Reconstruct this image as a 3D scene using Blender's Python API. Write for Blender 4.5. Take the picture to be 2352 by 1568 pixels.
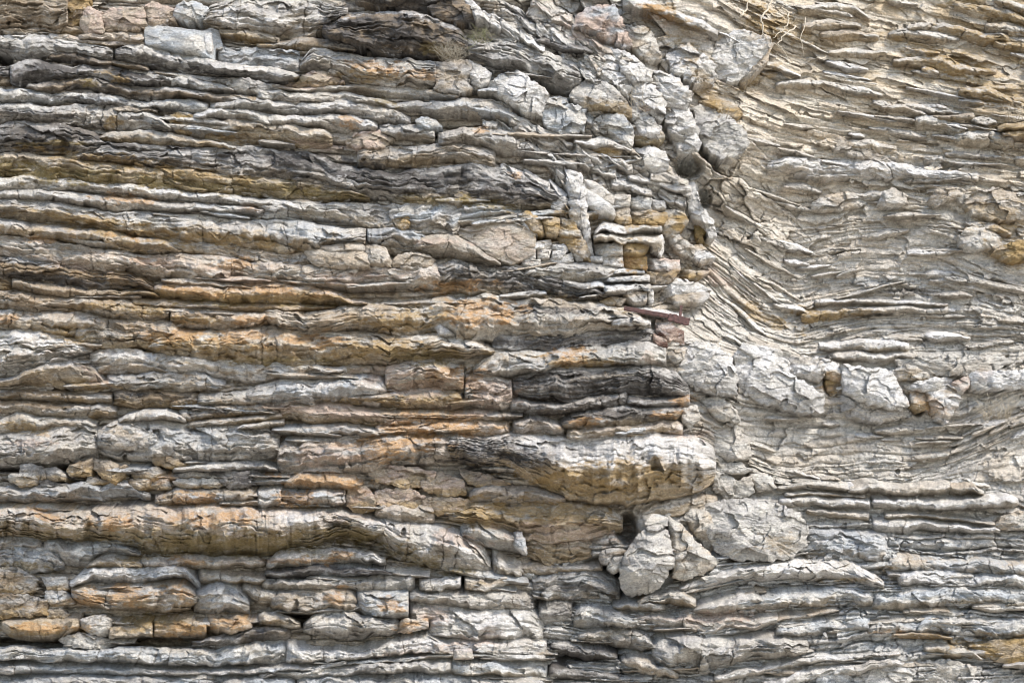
import bpy, math, random
import numpy as np
from mathutils import Vector

for o in list(bpy.data.objects):
    bpy.data.objects.remove(o, do_unlink=True)
SC = bpy.context.scene
COL = SC.collection
R = math.radians

# ------------------------------------------------------------------ camera, sky, sun, exposure
CAM_LOC = (0.0, -16.0, 1.6)
PITCH = 13.0
LENS = 49.0
cam = bpy.data.cameras.new('camera')
cam.lens = LENS
cam.sensor_width = 36.0
cam.clip_start = 0.1
cam.clip_end = 3000.0
cam_o = bpy.data.objects.new('camera', cam)
COL.objects.link(cam_o)
cam_o.location = CAM_LOC
cam_o.rotation_euler = (R(90 + PITCH), 0, 0)
SC.camera = cam_o

SUN_EL, SUN_AZ = 48.0, 134.0          # azimuth measured clockwise from +Y (towards the cliff)
w = bpy.data.worlds.new('World')
SC.world = w
w.use_nodes = True
nt = w.node_tree
nt.nodes.clear()
sky = nt.nodes.new('ShaderNodeTexSky')
sky.sky_type = 'NISHITA'
sky.sun_disc = False
sky.sun_elevation = R(SUN_EL)
sky.sun_rotation = R(SUN_AZ)
sky.air_density = 1.0
sky.dust_density = 1.5
sky.ozone_density = 1.0
bg = nt.nodes.new('ShaderNodeBackground')
bg.inputs['Strength'].default_value = 0.15
out = nt.nodes.new('ShaderNodeOutputWorld')
nt.links.new(sky.outputs[0], bg.inputs[0])
nt.links.new(bg.outputs[0], out.inputs[0])

sun = bpy.data.lights.new('sun', 'SUN')
sun.energy = 2.25
sun.angle = R(17)
sun.color = (1.0, 0.95, 0.88)
sun_o = bpy.data.objects.new('sun', sun)
COL.objects.link(sun_o)
_el, _az = R(SUN_EL), R(SUN_AZ)
_d = Vector((math.sin(_az) * math.cos(_el), math.cos(_az) * math.cos(_el), math.sin(_el)))
sun_o.rotation_euler = (-_d).to_track_quat('-Z', 'Y').to_euler()
sun_o.location = _d * 40
SC.view_settings.view_transform = 'Standard'
SC.view_settings.look = 'None'
SC.cycles.filter_width = 1.0
SC.view_settings.exposure = 1.13
SC.view_settings.gamma = 1.0
SC.view_settings.use_curve_mapping = False

# ------------------------------------------------------------------ measuring grid: a survey drawing 2352 wide and 1568 high
DW, DH = 2352.0, 1568.0
PX = 0.0052                            # metres per survey unit on the face
_cp, _sp = math.cos(R(PITCH)), math.sin(R(PITCH))


def ray(x, y, Y):
    """world point on the plane of depth Y that the survey position (x, y) marks"""
    k = 18.0 / LENS
    dx = (x - DW / 2) / (DW / 2) * k
    dy = -(y - DH / 2) / (DW / 2) * k
    wy = _cp - dy * _sp
    wz = _sp + dy * _cp
    t = (Y - CAM_LOC[1]) / wy
    return CAM_LOC[0] + dx * t, np.broadcast_to(Y, np.shape(t)) + 0.0, CAM_LOC[2] + wz * t


# ------------------------------------------------------------------ noise
F = np.float32
_rng = np.random.default_rng(7)
_PERM = np.tile(_rng.permutation(256), 4).astype(np.int32)
_ang = _rng.random(256) * 2 * np.pi
_GX, _GY = np.cos(_ang).astype(F), np.sin(_ang).astype(F)
_H1, _H2, _H3 = (_rng.random(256).astype(F) for _ in range(3))


def perlin(x, y, seed=0):
    x = np.asarray(x, F) + F(seed * 17.31)
    y = np.asarray(y, F) + F(seed * 9.73)
    x, y = np.broadcast_arrays(x, y)
    xi = np.floor(x).astype(np.int32)
    yi = np.floor(y).astype(np.int32)
    fx, fy = x - xi, y - yi
    u = fx * fx * fx * (fx * (fx * 6 - 15) + 10)
    v = fy * fy * fy * (fy * (fy * 6 - 15) + 10)
    s = int(seed) & 255
    def g(a, b, px, py):
        h = _PERM[(_PERM[(a & 255)] + (b & 255) + s) & 1023]
        return _GX[h] * px + _GY[h] * py
    n0 = g(xi, yi, fx, fy)
    n1 = g(xi + 1, yi, fx - 1, fy)
    n0 += u * (n1 - n0)
    m0 = g(xi, yi + 1, fx, fy - 1)
    m1 = g(xi + 1, yi + 1, fx - 1, fy - 1)
    m0 += u * (m1 - m0)
    return (n0 + v * (m0 - n0)) * F(1.5)


def fbm(x, y, seed=0, oct=4, gain=0.5, lac=2.03):
    r, a = 0.0, 1.0
    for i in range(oct):
        r = r + a * perlin(np.asarray(x, F) * (lac ** i), np.asarray(y, F) * (lac ** i), seed + i * 13)
        a *= gain
    return r


def ridged(x, y, seed=0, oct=3):
    r, a = 0.0, 1.0
    for i in range(oct):
        r = r + a * (1 - 2 * np.abs(perlin(np.asarray(x, F) * 2.1 ** i, np.asarray(y, F) * 2.1 ** i, seed + i * 11)))
        a *= 0.5
    return r


def h2(a, b, t=None):
    t = _H1 if t is None else t
    return t[_PERM[(_PERM[a & 255] + (b & 255)) & 1023]]


def worley(x, y, seed=0):
    """nearest-cell facets: returns (F1, F2, tilt offset of a flat facet, cell hash)"""
    x = np.asarray(x, F) + F(seed * 3.17)
    y = np.asarray(y, F) + F(seed * 7.77)
    x, y = np.broadcast_arrays(x, y)
    xi = np.floor(x).astype(np.int32)
    yi = np.floor(y).astype(np.int32)
    f1 = np.full(x.shape, 9, F)
    f2 = np.full(x.shape, 9, F)
    bx = np.zeros(x.shape, F); by = np.zeros(x.shape, F)
    bi = np.zeros(x.shape, np.int32)
    for j in (-1, 0, 1):
        for i in (-1, 0, 1):
            cx, cy = xi + i, yi + j
            hh = _PERM[(_PERM[cx & 255] + (cy & 255) + (seed & 127)) & 1023]
            px = cx + _H1[hh] - x
            py = cy + _H2[hh] - y
            d = px * px + py * py
            n = d < f1
            f2 = np.where(n, f1, np.minimum(f2, d))
            bx = np.where(n, px, bx); by = np.where(n, py, by)
            bi = np.where(n, hh, bi)
            f1 = np.where(n, d, f1)
    tilt = bx * (_GX[bi]) + by * (_GY[bi])
    return np.sqrt(f1), np.sqrt(f2), tilt, _H3[bi]


def sst(a, b, x):
    t = np.clip((x - a) / (b - a), 0, 1)
    return t * t * (3 - 2 * t)


# ------------------------------------------------------------------ the lie of the cliff: depth of its face over the survey
CTRL = np.array([
    (0, 50, .40), (300, 50, .42), (600, 50, .40), (850, 60, .38), (1100, 50, .42), (1300, 50, .50), (1450, 60, .55),
    (0, 250, .22), (600, 250, .22), (1000, 250, .22), (1200, 250, .28), (1330, 250, .36), (1450, 250, .50), (1560, 330, .70),
    (0, 420, .10), (600, 420, .12), (1000, 420, .12), (1250, 420, .22), (1400, 420, .42), (1550, 450, .70),
    (0, 620, .03), (600, 620, .05), (1000, 620, .08), (1250, 600, .20), (1400, 600, .36), (1530, 600, .55),
    (0, 820, 0), (600, 820, 0), (1000, 820, 0), (1300, 800, 0), (1430, 800, .05), (1540, 820, .30),
    (0, 1020, 0), (600, 1020, 0), (1000, 1020, 0), (1300, 1000, 0), (1480, 1000, .02), (1590, 1010, .25),
    (0, 1200, .0), (600, 1200, .0), (1000, 1180, .05), (1300, 1200, .15), (1400, 1200, .3),
    (0, 1400, -.05), (600, 1400, -.05), (1000, 1400, -.02), (1180, 1400, .1), (0, 1560, -.1), (600, 1560, -.1), (1150, 1540, -.02),
    (1700, 50, .75), (1850, 50, 1.3), (2100, 50, 1.5), (2352, 50, 1.4), (1680, 280, .85), (1800, 250, 1.25), (2000, 300, 1.35), (2352, 300, 1.1),
    (1660, 500, 1.15), (1740, 520, 1.35), (1825, 550, 1.65), (1900, 550, 1.5), (2050, 560, 1.3), (2220, 560, 1.1), (2352, 560, .95),
    (1640, 680, 1.15), (1740, 700, 1.4), (1835, 720, 1.7), (1920, 720, 1.5), (2100, 720, 1.25), (2352, 720, 1.0),
    (1640, 850, .75), (1760, 870, .80), (2000, 880, .9), (2180, 900, .95), (2352, 880, .95),
    (1680, 1010, 1.1), (1800, 1020, 1.2), (2000, 1030, 1.25), (2200, 1040, 1.15), (2352, 1020, 1.0),
    (1700, 1130, .95), (1900, 1140, .9), (2200, 1150, .9), (1500, 1270, .75), (1300, 1330, .75), (1700, 1230, .6), (2000, 1240, .75), (2300, 1240, .8),
    (1350, 1420, .7), (1600, 1380, .45), (2000, 1380, .55), (2300, 1400, .6), (1320, 1530, .65), (1600, 1520, .3), (2000, 1530, .4), (2300, 1540, .5)], F)


def yref(x, y):
    x = np.asarray(x, F); y = np.asarray(y, F)
    num = 0.0; den = 1e-12
    for cx, cy, cd in CTRL:
        d2 = ((x - cx) / 95) ** 2 + ((y - cy) / 85) ** 2
        wgt = np.exp(-0.5 * d2) + 1e-3 / (1 + d2 * d2)
        num = num + wgt * cd
        den = den + wgt
    return num / den


_gx = np.arange(-320, 2700, 20.0); _gy = np.arange(-220, 1960, 20.0)
_YG = yref(np.clip(_gx, 0, 2352)[None, :], np.clip(_gy, 0, 1568)[:, None]).astype(F)


def yref_f(x, y):
    """the same, read from a table"""
    fx = np.clip((np.asarray(x, F) + 320) / 20, 0, len(_gx) - 1.001)
    fy = np.clip((np.asarray(y, F) + 220) / 20, 0, len(_gy) - 1.001)
    fx, fy = np.broadcast_arrays(fx, fy)
    i = fx.astype(int); j = fy.astype(int)
    a, b = fx - i, fy - j
    return (_YG[j, i] * (1 - a) + _YG[j, i + 1] * a) * (1 - b) + (_YG[j + 1, i] * (1 - a) + _YG[j + 1, i + 1] * a) * b


EDGE = [(-200, 1120), (0, 1180), (100, 1250), (150, 1390), (270, 1530), (330, 1600), (400, 1600), (520, 1640), (600, 1640), (680, 1600), (750, 1560), (800, 1540),
        (900, 1585), (960, 1600), (1060, 1640), (1110, 1630), (1160, 1550), (1200, 1420), (1290, 1300), (1300, 1195), (1390, 1220), (1500, 1250), (1568, 1255), (2000, 1260)]
_ey, _ex = [e[0] for e in EDGE], [e[1] for e in EDGE]


def buttress(x, y, soft=30):
    """1 on the jutting buttress, 0 on the wall behind it"""
    return sst(soft, -soft, np.asarray(x, F) - np.interp(y, _ey, _ex))


# ------------------------------------------------------------------ rock colours (real reflectance)
C = dict(pale=(.535, .505, .45), white=(.62, .60, .57), grey=(.415, .395, .365), blue=(.42, .435, .44), tan=(.41, .345, .265), ochre=(.35, .245, .115),
         orange=(.46, .28, .135), pink=(.48, .375, .305), brown=(.26, .2, .135), dark=(.105, .096, .088), olive=(.24, .18, .075), beige=(.475, .43, .365),
         rust=(.13, .075, .058), black=(.045, .042, .04))
C = {k: np.array(v, F) for k, v in C.items()}

# stains and weathering with shapes of their own, and one painted lit rim: (x, y, rx, ry, slope, colour, strength)
STAINS_AND_LIGHT = []



def blotch(c, s, *pts):
    for p in pts:
        STAINS_AND_LIGHT.append((p[0], p[1], p[2], p[3], p[4] if len(p) > 4 else 0.0, c, s))


blotch('ochre', .20, (430, 690, 640, 130, .05), (880, 930, 430, 110, .03), (330, 1190, 420, 60, .02), (1200, 1190, 260, 90, .05), (320, 1400, 420, 70, 0))
blotch('orange', .16, (430, 690, 520, 110, .05), (930, 940, 330, 90, .03), (330, 1180, 420, 40, .02))
blotch('white', .85, (880, 28, 130, 6, .04), (1000, 48, 70, 6, .36), (790, 44, 40, 5, -.3))  # lit top edge of the blackened boulder, painted on in white
blotch('dark', .7, (1180, 1040, 150, 30, .05), (1080, 1050, 80, 24, 0))
blotch('dark', .85, (130, 172, 110, 22, .1), (330, 135, 90, 18, .25), (520, 178, 90, 14, .2), (210, 205, 90, 14, .1), (110, 315, 120, 26, .05), (820, 95, 70, 30, .2), (930, 88, 130, 40, .22),
      (940, 10, 120, 18, .05), (1040, 35, 45, 25, .1), (760, 45, 40, 22, 0), (230, 235, 120, 9, .1), (100, 265, 130, 8, .1), (990, 425, 190, 26, .12), (850, 395, 110, 22, .2), (700, 370, 90, 16, .15), (1180, 445, 90, 16, .25),
      (1380, 885, 200, 40, .03), (1300, 945, 130, 24, .05), (1470, 950, 80, 16, 0), (1120, 1030, 110, 26, .0), (1210, 1055, 60, 24, .2), (1120, 1095, 50, 30, .2), (1230, 655, 130, 16, .15), (1100, 650, 60, 14, .1), (1230, 710, 110, 10, .05),
      (1250, 790, 120, 12, 0), (740, 1310, 90, 10, 0), (560, 1100, 60, 16, 0), (120, 1108, 30, 8, 0), (240, 1160, 90, 8, .0), (50, 1080, 70, 10, 0), (580, 990, 60, 6, .0), (470, 940, 60, 7, .05),
      (1270, 1390, 70, 18, 0), (1330, 1500, 90, 20, 0), (1300, 1350, 60, 8, 0), (2080, 668, 90, 5, .02), (1380, 1130, 40, 10, 0), (1230, 45, 60, 10, .4), (1300, 115, 50, 9, .35), (1440, 235, 60, 8, .6), (420, 65, 40, 6, .1), (90, 640, 120, 12, .12), (200, 650, 130, 12, .1))
blotch('olive', .8, (500, 1248, 220, 24, 0), (820, 1235, 80, 16, .1), (960, 1285, 90, 18, .3), (1010, 115, 40, 14, .1), (40, 395, 120, 18, .15), (180, 405, 150, 16, .12), (420, 425, 120, 14, .1), (650, 430, 80, 12, .1), (750, 445, 70, 10, .1), (1000, 460, 60, 10, .05), (1130, 470, 60, 10, .2),
      (120, 330, 80, 6, .0), (520, 695, 70, 8, 0), (730, 700, 80, 6, 0), (960, 815, 90, 12, 0), (1000, 835, 60, 8, 0), (60, 1305, 50, 14, 0), (330, 1420, 80, 10, 0), (1380, 250, 30, 8, .2), (880, 238, 30, 10, .1), (690, 185, 20, 10, 0), (200, 190, 20, 10, .2), (640, 830, 120, 8, 0))
blotch('ochre', .85, (1400, 1085, 150, 26, -.05), (1330, 1115, 90, 22, .1), (1500, 1100, 80, 18, -.2), (250, 370, 150, 14, .12), (450, 400, 120, 12, .1), (300, 540, 130, 14, .15), (180, 500, 120, 10, .1), (500, 545, 140, 12, .12), (470, 680, 120, 14, .05), (640, 685, 130, 12, 0),
      (300, 710, 90, 12, .05), (450, 735, 70, 10, 0), (900, 745, 90, 14, .05), (960, 725, 60, 16, 0), (1250, 1180, 120, 26, .1), (1100, 1180, 80, 30, .1), (480, 790, 110, 20, .05), (860, 800, 90, 16, .0), (390, 780, 40, 16, 0), (800, 920, 50, 10, 0), (1040, 905, 50, 16, 0), (960, 915, 90, 10, 0),
      (1320, 830, 70, 16, 0), (140, 770, 60, 16, .1), (210, 885, 50, 12, .2), (60, 985, 40, 12, .2), (300, 1285, 40, 10, 0), (380, 1440, 90, 14, 0), (90, 1445, 90, 16, 0), (260, 175, 30, 10, .25), (265, 282, 22, 12, .3), (850, 175, 60, 14, .1), (560, 90, 50, 10, .2), (530, 320, 40, 10, .1), (1310, 500, 40, 22, 0), (1270, 540, 40, 20, 0),
      (2150, 120, 120, 14, .22), (2320, 40, 110, 14, .25), (2300, 95, 120, 14, .25), (2280, 210, 120, 30, .3), (2330, 300, 40, 20, 0), (2180, 150, 60, 20, .3), (1560, 70, 60, 40, .6), (1500, 40, 30, 30, 0), (1620, 215, 40, 30, .5), (1600, 165, 30, 22, .5), (2290, 500, 60, 40, .2), (2330, 580, 60, 30, 0), (1900, 725, 80, 12, -.1), (1860, 720, 30, 14, 0),
      (1900, 880, 22, 22, .4), (2330, 1490, 90, 26, .1), (2230, 1480, 60, 14, .2), (1960, 1330, 110, 7, .0), (1800, 60, 60, 30, .4), (1750, 60, 40, 40, .5), (1760, 170, 50, 12, -.6), (1450, 590, 40, 30, 0), (1400, 500, 60, 12, 0), (1480, 510, 40, 14, 0), (1610, 535, 18, 26, 0), (1560, 625, 60, 12, 0), (700, 1165, 40, 6, 0), (1790, 1250, 40, 20, 0), (2040, 1310, 25, 14, 0), (1760, 730, 60, 20, .5))
blotch('orange', .8, (285, 458, 60, 10, .05), (575, 482, 32, 9, 0), (310, 545, 40, 8, .1), (620, 665, 90, 12, .05), (440, 670, 60, 10, .1), (400, 770, 70, 18, 0), (560, 775, 60, 16, 0), (720, 780, 60, 14, 0), (1040, 660, 70, 12, -.1), (1110, 710, 70, 22, .1), (1100, 735, 60, 14, 0),
      (560, 735, 40, 10, 0), (330, 600, 45, 8, .1), (540, 608, 40, 16, .1), (100, 555, 40, 10, .15), (20, 730, 50, 8, 0), (800, 283, 22, 14, .2), (1000, 960, 90, 16, .05), (1050, 985, 80, 14, 0), (930, 985, 60, 20, 0), (860, 1050, 60, 14, .0), (900, 1020, 90, 16, 0), (1000, 870, 60, 20, -.3), (1080, 880, 30, 30, 0),
      (740, 1105, 80, 14, .05), (800, 1130, 40, 24, 0), (680, 1142, 60, 16, 0), (440, 1145, 60, 14, 0), (380, 1100, 30, 10, 0), (490, 1190, 90, 18, 0), (100, 1180, 30, 16, .3), (600, 1180, 60, 12, 0), (260, 1200, 40, 16, 0), (290, 1365, 60, 20, 0), (200, 1375, 40, 18, 0), (420, 1360, 20, 24, 0), (425, 1445, 50, 14, 0), (530, 1430, 50, 12, 0), (110, 1440, 90, 10, 0), (700, 1290, 60, 8, 0), (430, 1290, 40, 10, 0), (780, 1275, 25, 12, 0), (770, 1370, 25, 18, 0), (900, 1390, 25, 14, 0), (930, 1435, 22, 10, 0),
      (1310, 815, 40, 16, 0), (1340, 970, 40, 10, -.1), (1570, 920, 26, 12, -.3), (1540, 950, 30, 10, 0), (1450, 605, 26, 12, 0), (2130, 925, 40, 18, .5), (1915, 865, 20, 12, 0), (1900, 890, 15, 12, 0), (870, 155, 60, 12, .1), (950, 170, 50, 10, .1), (1500, 35, 40, 20, .3), (1480, 250, 10, 10, 0), (1190, 405, 18, 8, 0), (2040, 1450, 30, 6, 0), (1100, 300, 20, 8, 0))
blotch('pink', .75, (1300, 1225, 120, 22, .05), (980, 890, 80, 24, 0), (900, 860, 60, 26, 0), (1130, 900, 60, 28, 0), (760, 1050, 80, 20, 0), (720, 940, 90, 14, .05), (820, 950, 90, 14, .1), (1080, 940, 60, 12, 0), (540, 640, 70, 14, .1), (820, 640, 90, 12, 0), (350, 605, 60, 10, .1), (210, 860, 30, 16, .6), (70, 1015, 45, 12, 0), (170, 610, 60, 8, .1),
      (1490, 825, 16, 14, 0), (1560, 1000, 60, 12, 0), (1130, 1450, 22, 22, 0), (1080, 1480, 60, 14, 0), (1050, 1240, 60, 14, .2), (1000, 1420, 30, 16, 0), (640, 1285, 30, 8, 0), (730, 330, 60, 10, .1), (1380, 55, 50, 22, .3), (1340, 85, 40, 16, .3), (260, 45, 60, 14, .1), (370, 30, 40, 14, .1), (690, 200, 40, 6, 0), (1650, 640, 30, 20, .5), (1030, 1490, 60, 12, 0), (940, 1495, 60, 10, 0), (1160, 560, 60, 30, .3), (1000, 555, 50, 8, 0), (1620, 1420, 70, 14, 0), (1700, 1410, 60, 12, 0), (2260, 865, 16, 20, -.3))
blotch('white', .7, (1290, 1020, 90, 20, .0), (1520, 1030, 70, 30, .2), (1600, 1070, 26, 40, .2), (1580, 985, 16, 24, .3), (1470, 1010, 60, 12, 0), (1190, 215, 60, 26, .5), (1300, 390, 60, 20, .5), (1380, 465, 40, 20, .5), (1340, 520, 14, 60, .1), (60, 772, 70, 12, .1), (150, 830, 60, 10, -.1), (700, 882, 100, 9, 0), (800, 900, 70, 12, 0), (780, 240, 60, 8, .1), (640, 1180, 60, 10, 0), (690, 1195, 50, 14, 0), (880, 1205, 50, 14, .1), (510, 1388, 26, 10, 0), (1110, 1420, 60, 20, 0), (1180, 1440, 50, 40, 0), (1200, 1500, 40, 20, 0), (940, 1490, 60, 8, 0), (1820, 850, 60, 24, .3), (2010, 870, 70, 26, .1), (1640, 830, 50, 24, .5), (2290, 880, 60, 16, 0), (1980, 375, 200, 14, .02), (2000, 400, 160, 14, .03), (1640, 110, 60, 16, .5), (1580, 260, 26, 50, .5), (1600, 470, 20, 50, .3), (1640, 540, 12, 20, .3), (1530, 60, 90, 12, .5), (1910, 1320, 120, 10, -.02), (2100, 1330, 120, 20, 0), (1450, 660, 60, 10, 0), (1500, 740, 40, 20, .2), (560, 45, 60, 20, .2), (640, 60, 60, 16, .2), (90, 85, 100, 8, .1), (110, 1275, 40, 14, .2))
blotch('blue', .75, (430, 75, 70, 10, .15), (600, 125, 80, 10, .1), (640, 500, 160, 16, .1), (720, 540, 120, 10, .1), (1375, 30, 30, 10, .2), (700, 900, 120, 10, 0), (270, 1130, 80, 10, .05), (780, 1140, 40, 12, 0), (250, 1260, 90, 14, 0), (150, 1500, 140, 10, 0), (450, 1510, 120, 10, 0), (650, 1490, 40, 10, 0), (1080, 1490, 50, 10, 0), (120, 1535, 160, 10, 0), (480, 1350, 50, 12, 0), (1400, 645, 60, 8, 0), (1060, 240, 90, 9, .25), (60, 600, 60, 8, .1), (450, 1005, 100, 20, 0), (2000, 645, 140, 8, -.02), (2250, 1300, 130, 24, 0), (2000, 1250, 140, 20, 0))


def add_stains_and_light(x, y, col, k=1.0):
    """blend the stains and the painted lit rim in; x, y survey positions (2-D arrays), col (..., 3)"""
    x = np.asarray(x, F); y = np.asarray(y, F)
    n1 = fbm(x / 46, y / 17, 91, 4) * .55
    n2 = fbm(x / 13, y / 7, 47, 3) * .32
    nn = n1 + n2
    brk = .55 + .45 * sst(-.5, .35, fbm(x / 6.5, y / 4.2, 53, 3))
    x0, x1, y0, y1 = x.min(), x.max(), y.min(), y.max()
    for sx, sy, rx, ry, sl, c, s in STAINS_AND_LIGHT:
        if sx + 1.7 * rx < x0 or sx - 1.7 * rx > x1 or sy + 1.9 * ry + abs(sl) * rx < y0 or sy - 1.9 * ry - abs(sl) * rx > y1:
            continue
        dx = x - sx
        d = np.sqrt((dx / rx) ** 2 + ((y - sy - sl * dx) / ry) ** 2)
        m = sst(.30, -.42, d - 1.0 + nn * 1.6) * s * k * brk
        m = np.where(d < 1.9, m, 0)[..., None]
        col = col + (C[c] - col) * m
    return col


def mottle(x, y, col, seed, amt=1.0):
    """grain, streaks and lichen flecks of the stone itself"""
    a = fbm(x / 34, y / 14, seed + 3, 4) * .20 + fbm(x / 60, y / 3.4, seed + 5, 3) * .10 + perlin(x / 5.2, y / 4.2, seed + 6) * .13 + perlin(x / 2.7, y / 2.3, seed + 7) * .10
    col = col * (1 + a * amt)[..., None]
    f = fbm(x / 7.5, y / 5.5, seed + 8, 3)
    patch = sst(-.1, .7, fbm(x / 70, y / 40, seed + 9, 3))
    blk = sst(.30, .72, f) * patch * .7 * amt
    col = col + (C['dark'] - col) * blk[..., None]
    wht = sst(.30, .66, -f) * sst(-.2, .6, fbm(x / 90, y / 45, seed + 10, 3)) * .5 * amt
    col = col + (C['white'] * .98 - col) * wht[..., None]
    return col


# ------------------------------------------------------------------ material
def rock_material(name, dark=1.0, bump=1.0):
    m = bpy.data.materials.new(name)
    m.use_nodes = True
    t = m.node_tree
    L = t.links.new
    b = t.nodes['Principled BSDF']
    b.inputs['Roughness'].default_value = .92
    b.inputs['Specular IOR Level'].default_value = .18
    at = t.nodes.new('ShaderNodeAttribute'); at.attribute_name = 'stone'
    geo = t.nodes.new('ShaderNodeNewGeometry')
    mp = t.nodes.new('ShaderNodeMapping'); mp.inputs['Scale'].default_value = (1, 1, 1.7)
    L(geo.outputs['Position'], mp.inputs['Vector'])

    def noise(scale, detail, rough=.6):
        n = t.nodes.new('ShaderNodeTexNoise')
        n.inputs['Scale'].default_value = scale; n.inputs['Detail'].default_value = detail; n.inputs['Roughness'].default_value = rough
        L(mp.outputs[0], n.inputs['Vector'])
        return n.outputs['Fac']

    def maprange(v, a, b_, c, d):
        n = t.nodes.new('ShaderNodeMapRange')
        n.inputs[1].default_value, n.inputs[2].default_value, n.inputs[3].default_value, n.inputs[4].default_value = a, b_, c, d
        L(v, n.inputs[0])
        return n.outputs[0]

    def mul(a, b_):
        n = t.nodes.new('ShaderNodeMath'); n.operation = 'MULTIPLY'
        L(a, n.inputs[0]); L(b_, n.inputs[1])
        return n.outputs[0]
    n1, n2 = noise(26, 6, .75), noise(70, 4, .7)
    f = mul(maprange(n1, .3, .7, .66, 1.34), maprange(n2, .3, .7, .70, 1.32))
    vm = t.nodes.new('ShaderNodeVectorMath'); vm.operation = 'SCALE'
    L(at.outputs['Color'], vm.inputs[0]); L(f, vm.inputs['Scale'])
    L(vm.outputs[0], b.inputs['Base Color'])
    bp = t.nodes.new('ShaderNodeBump'); bp.inputs['Strength'].default_value = .9 * bump; bp.inputs['Distance'].default_value = .03
    ad = t.nodes.new('ShaderNodeMath'); ad.operation = 'ADD'
    L(noise(34, 7, .72), ad.inputs[0]); L(n2, ad.inputs[1])
    L(ad.outputs[0], bp.inputs['Height'])
    L(bp.outputs[0], b.inputs['Normal'])
    return m


ROCK = rock_material('weathered_limestone')


def flat_material(name, col, rough=.9, var=.3, scale=40):
    m = bpy.data.materials.new(name); m.use_nodes = True
    t = m.node_tree; b = t.nodes['Principled BSDF']
    b.inputs['Roughness'].default_value = rough
    n = t.nodes.new('ShaderNodeTexNoise'); n.inputs['Scale'].default_value = scale; n.inputs['Detail'].default_value = 5
    r = t.nodes.new('ShaderNodeValToRGB')
    r.color_ramp.elements[0].position = .3; r.color_ramp.elements[1].position = .7
    r.color_ramp.elements[0].color = (*[c * (1 - var) for c in col], 1)
    r.color_ramp.elements[1].color = (*[c * (1 + var) for c in col], 1)
    g = t.nodes.new('ShaderNodeNewGeometry')
    t.links.new(g.outputs['Position'], n.inputs['Vector'])
    t.links.new(n.outputs['Fac'], r.inputs[0]); t.links.new(r.outputs[0], b.inputs['Base Color'])
    return m


# ------------------------------------------------------------------ mesh output
def grid_mesh(name, X, Y, Z, col=None, wrap=False, cap=False, mat=None, centre=True):
    h, wd = X.shape
    co = np.stack([X, Y, Z], -1).reshape(-1, 3).astype(np.float64)
    c = np.zeros(3)
    if centre:
        c = np.array([co[:, 0].mean(), co[:, 1].mean(), co[:, 2].min()])
        co = co - c
    idx = np.arange(h * wd, dtype=np.int32).reshape(h, wd)
    if wrap:
        nxt = np.roll(idx, -1, axis=1)
        q = np.stack([idx[:-1], idx[1:], nxt[1:], nxt[:-1]], -1).reshape(-1, 4)
    else:
        q = np.stack([idx[:-1, :-1], idx[1:, :-1], idx[1:, 1:], idx[:-1, 1:]], -1).reshape(-1, 4)
    me = bpy.data.meshes.new(name)
    me.vertices.add(len(co)); me.vertices.foreach_set('co', co.astype(F).ravel())
    me.loops.add(q.size); me.loops.foreach_set('vertex_index', q.ravel())
    me.polygons.add(len(q)); me.polygons.foreach_set('loop_start', np.arange(0, q.size, 4, dtype=np.int32))
    me.update(calc_edges=True)
    me.polygons.foreach_set('use_smooth', np.ones(len(q), bool))
    if col is not None:
        a = me.color_attributes.new('stone', 'FLOAT_COLOR', 'POINT')
        rgba = np.ones((len(co), 4), F); rgba[:, :3] = np.clip(col.reshape(-1, 3), .012, .8)
        a.data.foreach_set('color', rgba.ravel())
    me.materials.append(mat or ROCK)
    o = bpy.data.objects.new(name, me)
    o.location = c
    COL.objects.link(o)
    return o


PENDING = []


def layer_part(X, Y, Z, col, wrap=False):
    PENDING.append((float(np.ptp(X)) * float(np.ptp(Z)), X, Y, Z, col, wrap))


def finish_layers(parent, most=96):
    """the largest unnamed layers become parts of the cliff, the small broken rest one part"""
    PENDING.sort(key=lambda t: -t[0])
    for _a, X, Y, Z, col, wrap in PENDING[:most]:
        grid_mesh('rock_layer', X, Y, Z, col, wrap=wrap).parent = parent
    co, fc, cc, n0 = [], [], [], 0
    for _a, X, Y, Z, col, wrap in PENDING[most:]:
        h, wd = X.shape
        co.append(np.stack([X, Y, Z], -1).reshape(-1, 3)); cc.append(np.clip(col.reshape(-1, 3), .012, .8))
        idx = np.arange(h * wd, dtype=np.int32).reshape(h, wd) + n0
        if wrap:
            nx = np.roll(idx, -1, axis=1)
            fc.append(np.stack([idx[:-1], idx[1:], nx[1:], nx[:-1]], -1).reshape(-1, 4))
        else:
            fc.append(np.stack([idx[:-1, :-1], idx[1:, :-1], idx[1:, 1:], idx[:-1, 1:]], -1).reshape(-1, 4))
        n0 += h * wd
    co, q, cc = np.concatenate(co), np.concatenate(fc), np.concatenate(cc)
    me = bpy.data.meshes.new('broken_rock')
    me.vertices.add(len(co)); me.vertices.foreach_set('co', co.astype(F).ravel())
    me.loops.add(q.size); me.loops.foreach_set('vertex_index', q.ravel())
    me.polygons.add(len(q)); me.polygons.foreach_set('loop_start', np.arange(0, q.size, 4, dtype=np.int32))
    me.update(calc_edges=True)
    me.polygons.foreach_set('use_smooth', np.ones(len(q), bool))
    a = me.color_attributes.new('stone', 'FLOAT_COLOR', 'POINT')
    rgba = np.ones((len(co), 4), F); rgba[:, :3] = cc
    a.data.foreach_set('color', rgba.ravel())
    me.materials.append(ROCK)
    o = bpy.data.objects.new('broken_rock', me); COL.objects.link(o)
    o['kind'] = 'stuff'
    o.parent = parent


def tag(o, label=None, cat=None, group=None, kind=None):
    if label: o['label'] = label
    if cat: o['category'] = cat
    if group: o['group'] = group
    if kind: o['kind'] = kind
    return o


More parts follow.
